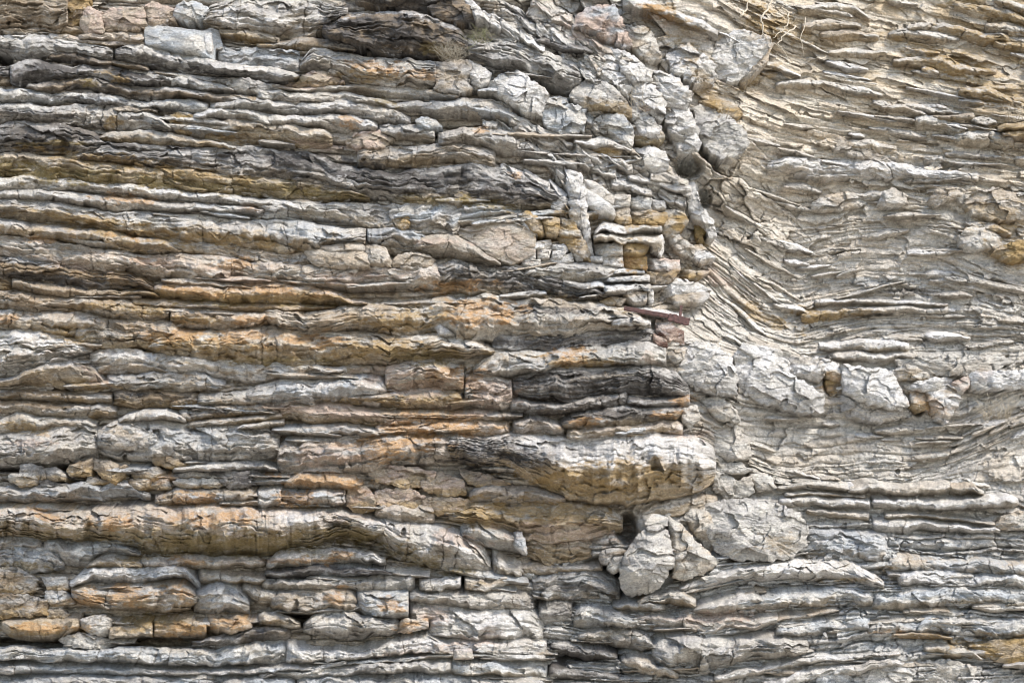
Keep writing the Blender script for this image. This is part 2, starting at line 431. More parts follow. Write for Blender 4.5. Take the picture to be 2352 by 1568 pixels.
# ------------------------------------------------------------------ the cliff wall: thin beds that follow the guide lines
GUIDES = [
    [(-320, -330), (600, -300), (1100, -260), (1500, -330), (1700, -220), (2000, -160), (2352, -90), (2700, -20)],
    [(-320, -40), (300, 20), (700, 40), (1000, 40), (1176, 60), (1300, 60), (1450, 0), (1600, -10), (1800, 80), (2000, 120), (2352, 185), (2700, 250)],
    [(-320, 150), (0, 160), (300, 170), (700, 190), (1000, 205), (1176, 215), (1300, 250), (1450, 250), (1560, 200), (1720, 240), (1850, 270), (2000, 293), (2352, 330), (2700, 380)],
    [(-320, 340), (0, 350), (300, 370), (700, 420), (1000, 440), (1250, 440), (1450, 400), (1600, 350), (1700, 410), (1800, 430), (2000, 430), (2200, 430), (2352, 450), (2700, 500)],
    [(-320, 480), (0, 500), (300, 540), (700, 590), (1000, 605), (1250, 560), (1450, 530), (1600, 500), (1720, 580), (1800, 610), (1840, 605), (2000, 580), (2150, 580), (2250, 610), (2352, 640), (2700, 680)],
    [(-320, 680), (0, 690), (300, 700), (700, 710), (1000, 690), (1250, 660), (1450, 640), (1600, 620), (1740, 740), (1830, 765), (1870, 750), (2000, 715), (2200, 720), (2352, 740), (2700, 760)],
    [(-320, 830), (0, 850), (300, 830), (700, 840), (1000, 830), (1250, 800), (1450, 780), (1560, 760), (1700, 820), (1850, 840), (2000, 820), (2200, 810), (2352, 790), (2700, 780)],
    [(-320, 980), (0, 980), (300, 950), (700, 960), (1000, 960), (1250, 940), (1500, 920), (1600, 910), (1700, 960), (1850, 960), (2000, 960), (2200, 960), (2352, 900), (2700, 860)],
    [(-320, 1070), (0, 1070), (300, 1060), (700, 1080), (1000, 1060), (1250, 1060), (1500, 1050), (1600, 1000), (1700, 1060), (1800, 1095), (1950, 1098), (2100, 1090), (2200, 1060), (2352, 990), (2700, 930)],
    [(-320, 1160), (0, 1160), (300, 1160), (700, 1160), (1000, 1180), (1250, 1190), (1500, 1160), (1650, 1140), (1800, 1135), (2000, 1135), (2200, 1130), (2352, 1150), (2700, 1160)],
    [(-320, 1300), (0, 1300), (300, 1290), (700, 1300), (1000, 1320), (1250, 1350), (1500, 1370), (1700, 1320), (2000, 1300), (2352, 1300), (2700, 1300)],
    [(-320, 1480), (0, 1480), (500, 1470), (1000, 1465), (1250, 1480), (1500, 1500), (1700, 1470), (2000, 1440), (2352, 1450), (2700, 1440)],
    [(-320, 1640), (1200, 1620), (1500, 1590), (1800, 1640), (2352, 1600), (2700, 1600)],
    [(-320, 2100), (2700, 2100)]]


def bedding(x, y):
    x1 = x[0]
    G = np.stack([np.interp(x1, [p[0] for p in g], [p[1] for p in g]) for g in GUIDES])       # (n, w)
    k = np.array([1, 4, 1], float); k = np.ones(41) / 41
    G = np.stack([np.convolve(np.pad(g, 20, mode='edge'), k, mode='valid') for g in G])
    lab = np.array([-330, -40, 190, 400, 560, 700, 830, 960, 1070, 1150, 1310, 1475, 1620, 2100], float)
    B = np.empty(x.shape, F)
    for i in range(x.shape[1]):
        B[:, i] = np.interp(y[:, i], G[:, i], lab)
    return B


def bed_slope(x, y):
    g = [(np.interp(x, [p[0] for p in q], [p[1] for p in q]), np.interp(x + 25, [p[0] for p in q], [p[1] for p in q]) - np.interp(x - 25, [p[0] for p in q], [p[1] for p in q])) for q in GUIDES]
    return float(np.interp(y, [a[0] for a in g], [a[1] / 50 for a in g]))


def layer_relief(x, B, seed, tmin, tmax, warp=1.0):
    """stepped relief of broken beds; returns (relief 0..~1.4, depth of the open seams, random value of the bed, random value of the block)"""
    rg = np.random.default_rng(seed)
    edges = [-700.0]
    while edges[-1] < 2500:
        edges.append(edges[-1] + tmin + (tmax - tmin) * rg.random() ** 1.8)
    edges = np.array(edges)
    n = len(edges) + 2
    Bw = B + warp * (fbm(x / 260, B / 120, seed + 1, 3) * 16 + fbm(x / 60, B / 30, seed + 2, 3) * 4.2 + perlin(x / 11, B / 9, seed + 3) * 1.1)
    li = np.clip(np.searchsorted(edges, Bw) - 1, 0, len(edges) - 2)
    th = (edges[1:] - edges[:-1])[li]
    q = (Bw - edges[li]) / th
    pl = rg.random(n)[li]
    ln = (30 + 120 * rg.random(n) ** 1.5)[li]
    xo = (rg.random(n) * 500)[li]
    xx = (x + xo + perlin(x / 40, B / 14, seed + 4) * 9) / ln
    kb = np.floor(xx).astype(np.int32)
    fr = xx - kb
    hb = h2(kb + seed, li.astype(np.int32))
    hc = h2(kb + seed + 57, li.astype(np.int32), _H2)
    e = np.minimum(fr, 1 - fr) * ln
    joint = sst(3.2, 0.3, e) * (h2(kb + (fr > .5), li.astype(np.int32) + 31, _H2) > .72)
    q2 = q + (hc - .5) * .25 * (4 * q * (1 - q))
    prof = np.where(q2 < .5, 1 - (np.abs(.5 - q2) / .5) ** 1.1 * .8, 1 - (np.abs(q2 - .5) / .5) ** 2.2 * .95)
    rel = prof * .5 + pl * .38 + (hb - .5) * .5
    seam = np.clip(sst(.10, .0, q) + sst(.86, 1.0, q), 0, 1) * sst(.35, .85, pl * .6 + .4 * perlin(x / 90, li * 3.7, seed + 6) + .25)
    return rel, np.maximum(seam, joint * .55), pl, hb


HOLES = [(60, 1074, 130, 10, .5), (160, 1112, 120, 10, .3), (60, 1476, 130, 14, .6), (330, 1474, 150, 12, .5), (560, 1118, 40, 14, .4), (690, 1418, 40, 18, .6), (1062, 1338, 14, 16, .5), (1040, 1352, 70, 6, .5), (330, 586, 70, 6, .4), (690, 606, 26, 10, .5),
         (820, 618, 120, 6, .3), (1580, 385, 34, 26, .4), (1618, 455, 16, 22, .4), (1440, 1215, 26, 34, .6), (1400, 1300, 60, 26, .5), (960, 1455, 60, 10, .4), (620, 842, 160, 7, .3), (1380, 215, 60, 20, .2), (1250, 200, 80, 26, .25), (15, 135, 16, 30, .5), (1300, 790, 180, 14, .25),
         (480, 940, 60, 8, .2), (1240, 1395, 14, 40, .3), (1340, 1505, 60, 10, .3), (780, 1320, 40, 6, .3), (800, 1385, 10, 10, .0), (2300, 306, 26, 8, .4), (2108, 925, 16, 30, .3), (1905, 880, 14, 26, .3), (1690, 870, 6, 40, .3), (1460, 1365, 60, 8, .3), (1420, 1340, 20, 60, .3), (250, 1300, 40, 8, .2), (30, 1300, 60, 10, .2), (470, 1400, 120, 8, .2)]


def build_cliff():
    xs = np.concatenate([np.arange(-300, -40, 6.0), np.arange(-40, 1180, 2.3), np.arange(1180, 2400, 1.55), np.arange(2400, 2680, 6.0)])
    ys = np.concatenate([np.arange(-200, -40, 6.0), np.arange(-40, 1600, 1.6), np.arange(1600, 1900, 8.0)])
    x, y = np.meshgrid(xs.astype(F), ys.astype(F))
    B = bedding(x, y)
    bt = buttress(x, y, 26)
    base = yref_f(x, y)
    # chaotic rib along the shoulder of the buttress
    rib = sst(300, 90, np.abs(x - (1330 + .62 * (y - 60)))) * sst(720, 420, y)
    lower = sst(1120, 1240, y) * (1 - bt)
    rel, seam, pl, hb = layer_relief(x, B, 5, 6, 26, .7)
    rel2, seam2, pl2, hb2 = layer_relief(x, B + 300, 23, 22, 70, .9)
    reg = sst(-.5, .5, fbm(x / 210, B / 110, 88, 3))
    amp = (.052 + .045 * reg) + .045 * lower + .02 * bt
    d = rel * amp + rel2 * (.06 + .09 * lower + .05 * bt) - seam * ((.008 + .022 * reg) + .03 * lower + .05 * bt) - seam2 * (.015 + .055 * lower)
    # large broken facets
    ca, sa = .88, .47
    xr, yr = (x * ca + y * sa), (-x * sa + y * ca)
    wx = fbm(x / 60, y / 60, 61, 3)
    f1, f2, tl, hh = worley(xr / 95 + wx * .35, yr / 42 + wx * .3, 3)
    rb = tl * .22 + (hh - .5) * .22 - sst(.09, .0, f2 - f1) * .06
    g1, g2, tl2, hh2 = worley(xr / 38 + wx * .5, yr / 20 + wx * .4, 9)
    rb2 = tl2 * .07 + (hh2 - .5) * .06 - sst(.10, .0, g2 - g1) * .025
    d = d * (1 - .75 * rib) + (rb + rb2) * rib
    k1, k2, tl3, hh3 = worley(x / 58 + wx * .5, B / 17 + wx * .35, 15)
    j1, j2, tl4, hh4 = worley(x / 125 + wx * .5, B / 36 + wx * .35, 19)
    l1, l2, tl5, hh5 = worley(x / 23 + wx * .9, B / 12 + wx * .6, 27)
    d += (1 - rib) * (tl3 * .052 + (hh3 - .5) * .034 + tl4 * .085 + (hh4 - .5) * .055 + tl5 * .018 + (hh5 - .5) * .010) * (1 - .3 * bt)
    big = fbm(x / 170, B / 90, 71, 4)
    d += big * .08 * (1 - bt) + fbm(x / 60, B / 22, 72, 3) * .012
    d += fbm(x / 14, B / 7, 73, 5) * .008 + ridged(x / 40, B / 6, 74, 2) * .004
    # cracks that wander across the beds
    cr = np.abs(perlin(x / 75 + wx * .5, y / 95, 77))
    d -= sst(.025, .0, cr) * sst(.15, .6, perlin(x / 160, y / 120, 78)) * .06
    chunk = sst(1560, 1680, x) * sst(520, 380, y)
    d += chunk * (1 - rib) * (tl3 * .04 + (hh3 - .5) * .03 + tl4 * .07 + (hh4 - .5) * .05 - (rel - .5) * amp * .45)
    d = d * (1 - (.30 + .22 * sst(620, 300, y)) * (1 - bt) * (1 - rib) * (1 - lower))
    hole = 0.0
    for hx, hy, hrx, hry, hd in HOLES:
        hole = hole + hd * sst(1.25, .55, np.sqrt(((x - hx) / hrx) ** 2 + ((y - hy) / hry) ** 2))
    Yd = base + .12 * bt * (1 - rib) + .09 + .06 * lower + hole - d
    X, Y, Z = ray(x, y, Yd)
    # colour of the stone
    nA = sst(-.6, .6, fbm(x / 150, B / 40, 81, 4))[..., None]
    nB = sst(-.25, .8, fbm(x / 90, B / 16, 82, 4))[..., None]
    col = C['pale'] * 1.10 + (C['beige'] * 1.05 - C['pale']) * nA
    col = col + (C['grey'] - col) * nB * .45
    col = col * (1 + ((pl - .5) * .16 + (hb - .5) * .12) * (1 - rib))[..., None]
    tint = sst(.55, .95, pl * .6 + hb * .5)[..., None]
    col = col + (C['tan'] - col) * tint * .55
    warm = sst(1620, 2250, x + .2 * (300 - y)) * sst(520, 120, y)
    cream = sst(1500, 1700, x) * sst(760, 300, y)
    col = col * (1 + cream[..., None] * (np.array([.12, .07, -.01], F) - .0))
    col = col + (C['ochre'] * 1.15 - col) * (warm * sst(-.25, .45, fbm(x / 120, B / 30, 83, 4)) * .62)[..., None]
    low = (sst(1050, 1350, y) * (1 - bt))[..., None]
    col = col + (C['blue'] * 1.03 - col) * low * .5
    col = col + (C['tan'] * .9 - col) * (bt * (1 - rib) * .55)[..., None]
    col = mottle(x, y, col, 84)
    col = add_stains_and_light(x, y, col, .9)
    # browner tone along open seams and cracks
    so = np.clip(seam * .5 * (1 - rib) + sst(.05, 0, cr) * .3, 0, 1)[..., None]
    col = col + (C['brown'] * .9 - col) * so * .3
    o = grid_mesh('cliff', X, Y, Z, col, centre=False)
    tag(o, kind='structure')
    return o


cliff = build_cliff()

# ------------------------------------------------------------------ ledges: beds that jut from the face
LED = 0
for _k in ('orange', 'pink', 'ochre'):
    C['soft_' + _k] = C[_k] * .45 + C['pale'] * .55
SOFT = {'orange': 'soft_orange', 'pink': 'soft_pink', 'ochre': 'soft_ochre'}


def ledge(st, p=.16, c='pale', c2='grey', lip=.6, und=1.3, under='ochre', ua=.5, label=None, cat='rock ledge', group=None, cut=0, rough=1.0, lam=1.0, seed=None, joint=1.0, top=.25, off=0.0, name='rock_ledge', mot=1.0, back=.55, rise=.42):
    """st: (x, top, bottom) stations along the bed; p: how far it juts out (m)"""
    global LED
    LED += 1
    sd = seed if seed is not None else LED * 3 + 11
    rg = np.random.default_rng(sd)
    st = sorted(st)
    sx = [s[0] for s in st]
    x1 = np.arange(sx[0], sx[-1] + .1, 1.75).astype(F)
    yt = np.interp(x1, sx, [s[1] for s in st]); yb = np.interp(x1, sx, [s[2] for s in st])
    kk = 17
    ker = np.hanning(kk + 2)[1:-1]; ker /= ker.sum()
    sm = lambda a: np.convolve(np.pad(a, kk // 2, mode='edge'), ker, mode='valid')
    yt, yb = sm(yt), sm(yb)
    H = np.maximum(yb - yt, 3)
    hm = float(np.median(H))
    Lx = sx[-1] - sx[0]
    aw = min(1.0, hm / 30)
    yt = yt + (fbm(x1 / 75, 0 * x1, sd + 1, 3) * 6.0 + fbm(x1 / 19, 0 * x1, sd + 2, 4) * 2.4) * aw * rough
    yb = yb + (fbm(x1 / 85, 0 * x1, sd + 3, 3) * 5.0 + fbm(x1 / 22, 0 * x1, sd + 4, 4) * 2.6) * aw * rough
    # joints across the bed
    js = []
    xx = sx[0] + rg.random() * 90
    while xx < sx[-1]:
        js.append(xx); xx += 28 + rg.random() ** 1.6 * 190 / max(joint, .2)
    js = np.array(js) if js else np.array([-9e9])
    nr = int(max(14, np.percentile(H, 90) / 1.55))
    q1 = np.linspace(0, 1, nr).astype(F)
    q = q1[:, None]
    x = np.broadcast_to(x1[None, :], (nr, len(x1))).astype(F)
    y = yt[None, :] + H[None, :] * q
    v = (q * hm).astype(F)                                   # bed-parallel coordinate in survey units
    v = np.broadcast_to(v, x.shape)
    xj = x + perlin(x / 30, v / 14, sd + 5) * 5 + (q - .5) * (rg.random() - .5) * 30
    bi = np.searchsorted(js, xj)
    hb = _H1[(bi * 37 + sd) & 255]; hb2 = _H2[(bi * 53 + sd) & 255]
    dj = np.min(np.abs(xj[..., None] - js[None, None, :]), -1) if len(js) < 25 else np.abs(xj - js[np.clip(bi, 0, len(js) - 1)])
    jk = js[np.clip(bi, 0, len(js) - 1)]
    # profile of the bed
    p = p * .8; und = und * .92
    lp = np.clip(lip + .24 * fbm(x1 / 70, 0 * x1, sd + 6, 3) + .08 * fbm(x1 / 17, 0 * x1, sd + 36, 3), .25, .92)[None, :] + (hb - .5) * .10
    lp = np.clip(lp, .2, .95)
    tp = np.clip(top * 1.45 + .2 * fbm(x1 / 48, 0 * x1, sd + 37, 4), .14, .6)[None, :]
    pr = np.where(q < tp, 1 - np.abs(1 - q / tp) ** 1.12 * .85, np.where(q < lp, 1.0 + .05 * (q - tp), 1.0 - np.clip((q - lp) / (1 - lp + 1e-3), 0, 1) ** 1.08 * und))
    # irregular second nose: shallow steps within the bed
    lamw = 9 + 7 * rg.random()
    vw = v + fbm(x / 120, v / 30, sd + 7, 3) * 8 + perlin(x / 24, v / 9, sd + 8) * 1.5
    sawp = vw / lamw
    fr = sawp - np.floor(sawp)
    sh = _H3[(np.floor(sawp).astype(np.int32) * 71 + sd) & 255]
    saw = (np.where(fr < .7, fr / .7, (1 - fr) / .3) - .5)
    lam2 = 11 + 15 * rg.random()
    s2 = (v + fbm(x / 130, v / 40, sd + 27, 3) * 15 + fbm(x / 26, v / 12, sd + 28, 3) * 3) / lam2 + rg.random()
    fr2 = s2 - np.floor(s2)
    saw2 = np.where(fr2 < .28, fr2 / .28, 1 - ((fr2 - .28) / .72) ** 1.3) - .5
    saw2 = saw2 * (.15 + .85 * sst(-.4, .5, fbm(x / 90, v / 34, sd + 29, 3)))
    w1 = fbm(x / 50, v / 50, sd + 9, 2)
    sc = float(np.clip(hm / 45, .35, 1.3))
    f1, f2, tl, hh = worley(x / (72 * sc) + w1 * .4, v / (30 * sc) + w1 * .35, sd)
    g1, g2, tl2, hh2 = worley(x / (27 * sc) + w1 * .5, v / (13 * sc) + w1 * .4, sd + 5)
    det = (saw * (.2 + .8 * sh) * .020 * lam + saw2 * .062 * min(1, hm / 22) + tl * .072 + (hh - .5) * .026 + tl2 * .026 + (hh2 - .5) * .010) * sc * rough
    det = det + fbm(x / 85, v / 40, sd + 10, 3) * .045 * sc + fbm(x / 12, v / 6.5, sd + 12, 5) * .008 * rough + ridged(x / 55, v / 4.2, sd + 13, 2) * .0045 * lam
    gr = sst(2.2, .3, np.abs(dj)) * (_H2[(bi * 91 + sd * 7) & 255] > .78)
    det = det + (hb - .5) * .034 * joint - gr * .035
    taper = np.minimum(np.minimum(x1 - sx[0], sx[-1] - x1) / max(10, min(hm * .55, 34)), 1).clip(0, 1)
    if cut:
        tr = ((sx[-1] - x1) / 6).clip(0, 1) if cut in (1, 3) else ((sx[-1] - x1) / max(10, min(hm * .55, 34))).clip(0, 1)
        tl_ = ((x1 - sx[0]) / 6).clip(0, 1) if cut in (2, 3) else ((x1 - sx[0]) / max(10, min(hm * .55, 34))).clip(0, 1)
        taper = np.minimum(tr, tl_)
    tpr = np.sqrt(1 - (1 - taper) ** 2)[None, :]
    ym = (yt + yb) / 2
    yr = yref_f(x1, ym)
    yr = sm(sm(yr))[None, :]
    prv = p * (1 + .5 * fbm(x1 / 110, 0 * x1, sd + 14, 3))[None, :]
    dep = (prv * pr + det * (.35 + .65 * sst(0, .15, q) )) * tpr - (1 - tpr) * .10
    Yd = yr - off - dep
    X, Y, Z = ray(x, y, Yd)
    # carry the bed back into the cliff, above and below
    nb = 4
    topr, botr = [], []
    for k in range(nb, 0, -1):
        s = back * k / nb
        topr.append((X[0], Y[0] + s, Z[0] + rise * s))
    for k in range(1, nb + 1):
        s = back * k / nb
        botr.append((X[-1], Y[-1] + s, Z[-1] - .02 * s))
    X = np.vstack([a[0] for a in topr] + [X] + [a[0] for a in botr])
    Y = np.vstack([a[1] for a in topr] + [Y] + [a[1] for a in botr])
    Z = np.vstack([a[2] for a in topr] + [Z] + [a[2] for a in botr])
    # colour
    n1 = sst(-.5, .6, fbm(x / 95, v / 20, sd + 15, 4))
    c, c2 = SOFT.get(c, c), SOFT.get(c2, c2)
    ua = ua * (.62 if under in ('dark', 'black', 'brown') else 1.0)
    col = C[c] + (C[c2] - C[c]) * n1[..., None]
    bt_ = ((hb2 - .5) * .5)[..., None]
    col = col * (1 + bt_ * .45)
    pt = sst(.62, .95, hb)[..., None] * .3
    col = col + (C['tan'] - col) * pt
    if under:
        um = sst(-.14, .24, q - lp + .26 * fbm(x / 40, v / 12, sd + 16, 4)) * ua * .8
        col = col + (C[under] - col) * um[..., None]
    col = mottle(x, y, col * (.95 if sx[0] < 1500 else 1.0), sd + 20, mot)
    col = add_stains_and_light(x, y, col, .95)
    crk = np.clip(gr * .6, 0, 1)[..., None]
    col = col + (C['brown'] * .7 - col) * crk * .7
    col = np.concatenate([np.repeat(col[:1], nb, 0), col, np.repeat(col[-1:], nb, 0)], 0)
    if not label:
        return layer_part(X, Y, Z, col)
    return tag(grid_mesh(name, X, Y, Z, col), label, cat, group)


def rock(poly, p=.2, c='pale', c2='grey', k=6, ang=1.0, sd=None, label=None, cat='rock', name='rock_block', group=None, off=0.0, flat=.35, under=None, rough=1.0, tilt=(0, 0), rnd=.16, mot=1.0, depth=.45, pk=.72):
    """a block with the outline POLY (survey units), k broken faces"""
    global LED
    LED += 1
    sd = sd if sd is not None else LED * 5 + 3
    rg = np.random.default_rng(sd)
    P = np.array(poly, float)
    # centroid by area
    P = P.mean(0) + (P - P.mean(0)) * 1.06
    a = np.roll(P, -1, 0)
    cr = P[:, 0] * a[:, 1] - a[:, 0] * P[:, 1]
    A = cr.sum() / 2
    cx = ((P[:, 0] + a[:, 0]) * cr).sum() / (6 * A); cy = ((P[:, 1] + a[:, 1]) * cr).sum() / (6 * A)
    seg = np.hypot(*(a - P).T)
    per = seg.sum()
    cum = np.concatenate([[0], np.cumsum(seg)])
    n = int(max(48, per / 1.7))
    t = np.linspace(0, per, n, endpoint=False)
    ox = np.interp(t, cum, np.append(P[:, 0], P[0, 0])); oy = np.interp(t, cum, np.append(P[:, 1], P[0, 1]))
    kk = 3 if ang > .5 else 11
    size0 = math.sqrt(abs(A))
    p = p * pk * (.6 if size0 < 34 else 1.0)
    ker = np.hanning(kk + 2)[1:-1]; ker /= ker.sum()
    smc = lambda s: np.convolve(np.pad(s, kk // 2, mode='wrap'), ker, mode='valid')
    ox, oy = smc(ox), smc(oy)
    size = math.sqrt(abs(A))
    ja = min(4.5, size * .06) * rough
    ox = ox + fbm(ox / 14, oy / 14, sd, 3) * ja; oy = oy + fbm(ox / 14, oy / 14, sd + 50, 3) * ja
    m = int(max(14, size / 1.7 * .62))
    r = np.linspace(0.02, 1, m)[:, None]
    x = (cx + (ox - cx)[None, :] * r).astype(F); y = (cy + (oy - cy)[None, :] * r).astype(F)
    u, v = (x - cx) / size, (y - cy) / size
    h = np.full(x.shape, 1.0, F) + (tilt[0] + (rg.random() - .5) * .7 * ang) * u + (tilt[1] + .45 * ang * rg.random()) * v
    for i in range(k):
        an = 2 * math.pi * (i + rg.random() * .8) / k
        sl = (.6 + 1.5 * rg.random()) * ang
        of = flat * (.5 + rg.random())
        h = np.minimum(h, 1.0 + sl * (of - (u * math.cos(an) + v * math.sin(an))))
    rr = 1 - np.clip(r, 0, 1) ** 4
    h = h * (1 - rnd + rnd * rr) - (1 - rr) * .06
    w1 = fbm(x / 50, y / 50, sd + 9, 2)
    sc = float(np.clip(size / 70, .3, 1.2))
    f1, f2, tl, hh = worley(x / (55 * sc) + w1 * .4, y / (34 * sc) + w1 * .35, sd)
    g1, g2, tl2, hh2 = worley(x / (24 * sc) + w1 * .5, y / (15 * sc) + w1 * .4, sd + 5)
    det = (tl * .055 + (hh - .5) * .03 + tl2 * .018 + (hh2 - .5) * .010) * sc * rough + fbm(x / 30, y / 22, sd + 3, 3) * .014 * sc * rough
    det = det + fbm(x / 11, y / 7, sd + 4, 5) * .008 * rough
    yr = yref_f(cx, cy) - off
    Yd = yr - p * h - det
    X, Y, Z = ray(x, y, Yd)
    nb = 3
    bx, by, bz = [], [], []
    for i in range(1, nb + 1):
        s = depth * i / nb
        bx.append(X[-1] * (1 - .03 * i) + X[-1].mean() * .03 * i); by.append(Y[-1] + s); bz.append(Z[-1] * (1 - .03 * i) + Z[-1].mean() * .03 * i)
    X = np.vstack([X] + bx); Y = np.vstack([Y] + by); Z = np.vstack([Z] + bz)
    n1 = sst(-.5, .6, fbm(x / 60, y / 25, sd + 15, 4))[..., None]
    col = C[c] + (C[c2] - C[c]) * n1
    if under:
        um = sst(-.1, .3, v + .2 * fbm(x / 30, y / 12, sd + 16, 3)) * .7
        col = col + (C[under] - col) * um[..., None]
    col = mottle(x, y, col, sd + 20, mot)
    col = add_stains_and_light(x, y, col, .6)
    col = np.concatenate([col, np.repeat(col[-1:], nb, 0)], 0)
    if not label:
        return layer_part(X, Y, Z, col, True)
    return tag(grid_mesh(name, X, Y, Z, col, wrap=True), label, cat, group)


L, K = ledge, rock
# ---- top left corner
L([(-40,-30,76),(60,-30,76),(130,-30,74),(158,-30,58)], .14, 'brown', 'tan', .8, label='brown slanting slab wedged in the top corner beside a broken block', lam=1.6, under='brown', cut=1)
K([(142,-25),(208,-25),(202,20),(186,52),(160,58),(150,40)], .12, 'brown', 'ochre', 4)
K([(200,14),(222,25),(236,28),(236,60),(240,78),(195,76),(184,52),(190,30)], .16, 'pink', 'tan', 5, label='pinkish broken block between the brown slab and a brown lens')
K([(225,35),(262,18),(330,20),(337,60),(310,69),(240,70)], .16, 'tan', 'pink', 5, ang=.7, under='brown', label='tan lens of rock above a thin orange ledge, cream on top')
K([(325,20),(350,5),(370,12),(400,20),(402,50),(360,63),(335,58)], .14, 'pink', 'tan', 5, ang=.7, under='brown')
K([(400,24),(420,3),(460,6),(478,20),(472,38),(430,50),(404,42)], .2, 'pale', 'blue', 5, ang=.5, label='smooth pale rounded rock above the squared grey block')
L([(125,60,76),(180,57,78),(240,58,80)], .08, 'tan', 'brown')
L([(178,78,92),(240,72,98),(300,70,100),(338,72,102)], .12, 'tan', 'pink', .6)
L([(110,75,92),(150,78,95),(200,92,103),(250,95,108),(340,98,110)], .06, 'tan', 'pink')
L([(462,42,58),(480,15,62),(520,2,70),(560,-10,82),(600,-10,86),(660,-10,88),(720,-5,82),(760,8,62),(800,15,38)], .22, 'pale', 'grey', .62, under='ochre', top=.5, label='broad pale speckled boulder bed at the top edge, ochre below')
L([(500,66,80),(560,68,92),(600,74,98),(645,86,98)], .10, 'ochre', 'tan')
K([(337,62),(345,59),(400,64),(462,72),(482,66),(500,72),(508,106),(492,111),(488,136),(474,132),(440,121),(338,101)], .30, 'blue', 'pale', 3, .7, sd=21, label='squared blue-grey block with a clean broken end lying on the ledge', name='rock_block', rough=.25, flat=.3, tilt=(.2,-.4))
K([(468,80),(486,75),(489,104),(486,136),(476,132),(470,110)], .36, 'white', 'pale', 2, .3, rough=.4)
L([(500,105,165),(588,112,162),(640,114,162),(690,118,165)], .05, 'blue', 'grey', .85, under='grey')
L([(588,100,113),(650,95,112),(690,82,111),(740,85,110),(790,98,118),(822,106,122)], .14, 'grey', 'brown', .6)
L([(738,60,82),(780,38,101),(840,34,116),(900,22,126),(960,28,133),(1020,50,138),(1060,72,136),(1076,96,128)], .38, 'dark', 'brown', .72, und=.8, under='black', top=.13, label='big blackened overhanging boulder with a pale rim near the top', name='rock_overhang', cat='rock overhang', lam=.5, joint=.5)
L([(815,-25,4),(900,-25,22),(980,-25,26),(1062,-20,22)], .18, 'dark', 'brown', .5, under='black', label='dark brown rock along the top edge above the blackened overhang')
K([(984,18),(1040,-5),(1064,0),(1086,12),(1106,45),(1062,57),(1010,42)], .26, 'brown', 'dark', 4, label='dark brown wedge with a white broken side at the top edge')
K([(1062,-5),(1084,0),(1104,20),(1112,48),(1092,44),(1076,22)], .3, 'white', 'pale', 3, .5)
# ---- grey log-like ledge with orange face and blocks to its right
L([(688,148,160),(712,116,162),(730,110,166),(780,118,172),(815,124,184),(870,129,195),(940,135,200),(990,142,204),(1004,148,202)], .30, 'pale', 'grey', .42, und=.9, under='tan', label='long pale ledge with an orange stained front below the blackened overhang', cut=1, joint=.35, top=.4)
K([(1000,143),(1040,140),(1076,140),(1081,152),(1079,180),(1082,205),(1060,211),(1002,205)], .30, 'tan', 'grey', 4, label='squared brown block closing the end of the orange fronted ledge')
K([(1080,140),(1102,150),(1128,168),(1122,190),(1082,206)], .24, 'pale', 'white', 5)
K([(1118,192),(1140,180),(1150,168),(1170,178),(1176,215),(1150,222),(1128,212)], .2, 'blue', 'pale', 5)
# ---- left, second band
L([(-40,78,125),(0,82,122),(60,80,140),(100,84,138),(140,90,130),(180,98,132),(230,104,140),(262,112,145)], .16, 'pale', 'grey', .4, under='dark', ua=.7, label='pale topped bed with a dark weathered front at the upper left edge')
L([(110,124,142),(160,120,148),(200,122,150),(225,132,150),(258,140,150)], .16, 'dark', 'brown', .5, under='dark')
L([(22,148,186),(40,138,196),(75,137,195),(110,142,192),(150,150,188),(200,152,186),(250,150,194),(300,160,197),(350,172,200),(420,180,208)], .22, 'dark', 'grey', .5, under='dark', label='blunt ended blackened bed low under the pale topped bed', cut=2)
L([(-40,150,192),(0,152,190),(26,152,192)], .04, 'grey', 'dark')
L([(262,116,134),(300,102,148),(340,104,160),(370,112,164),(420,122,166),(480,136,172),(530,148,180),(588,150,188),(640,156,192),(690,172,180)], .26, 'grey', 'pale', .4, under='dark', ua=.75, label='long grey bed dark beneath, under the squared blue-grey block')
L([(255,142,152),(300,142,160),(345,154,166)], .2, 'tan', 'brown', .5)
L([(60,194,205),(90,188,214),(140,184,217),(180,180,210),(210,172,208),(260,192,220),(320,199,230),(370,198,232),(420,204,224),(480,212,236),(540,216,244),(600,224,252)], .20, 'grey', 'brown', .45, under='dark', ua=.6, label='humped grey-brown bed under the blackened bed, dipping away')
L([(280,162,182),(330,164,190),(380,170,200),(440,174,205),(500,190,212),(540,206,214)], .18, 'pale', 'grey', .5, under='grey')
L([(350,160,172),(430,170,182),(500,180,196),(545,178,205),(588,184,215)], .16, 'pale', 'tan', .55)
K([(525,182),(560,178),(592,186),(640,196),(638,205),(590,212),(540,206),(522,200)], .18, 'pale', 'grey', 4, .7)
K([(672,198),(690,180),(712,166),(740,165),(770,172),(792,190),(760,194),(730,198),(695,202)], .2, 'pink', 'tan', 4, .6, label='smooth tan hump resting below the orange fronted ledge', under='ochre')
L([(620,190,204),(680,205,214),(740,193,213),(820,197,208),(900,197,222),(1000,205,226),(1056,212,226)], .13, 'pale', 'tan', .55, under='tan')
L([(-40,205,238),(0,205,238),(60,208,240),(130,218,242),(170,215,232),(230,211,243),(300,225,250),(340,232,252),(400,230,258),(440,228,262),(482,236,258)], .17, 'pale', 'blue', .5, under='grey', label='pale lumpy bed ending in a white knob, third from the upper left edge')
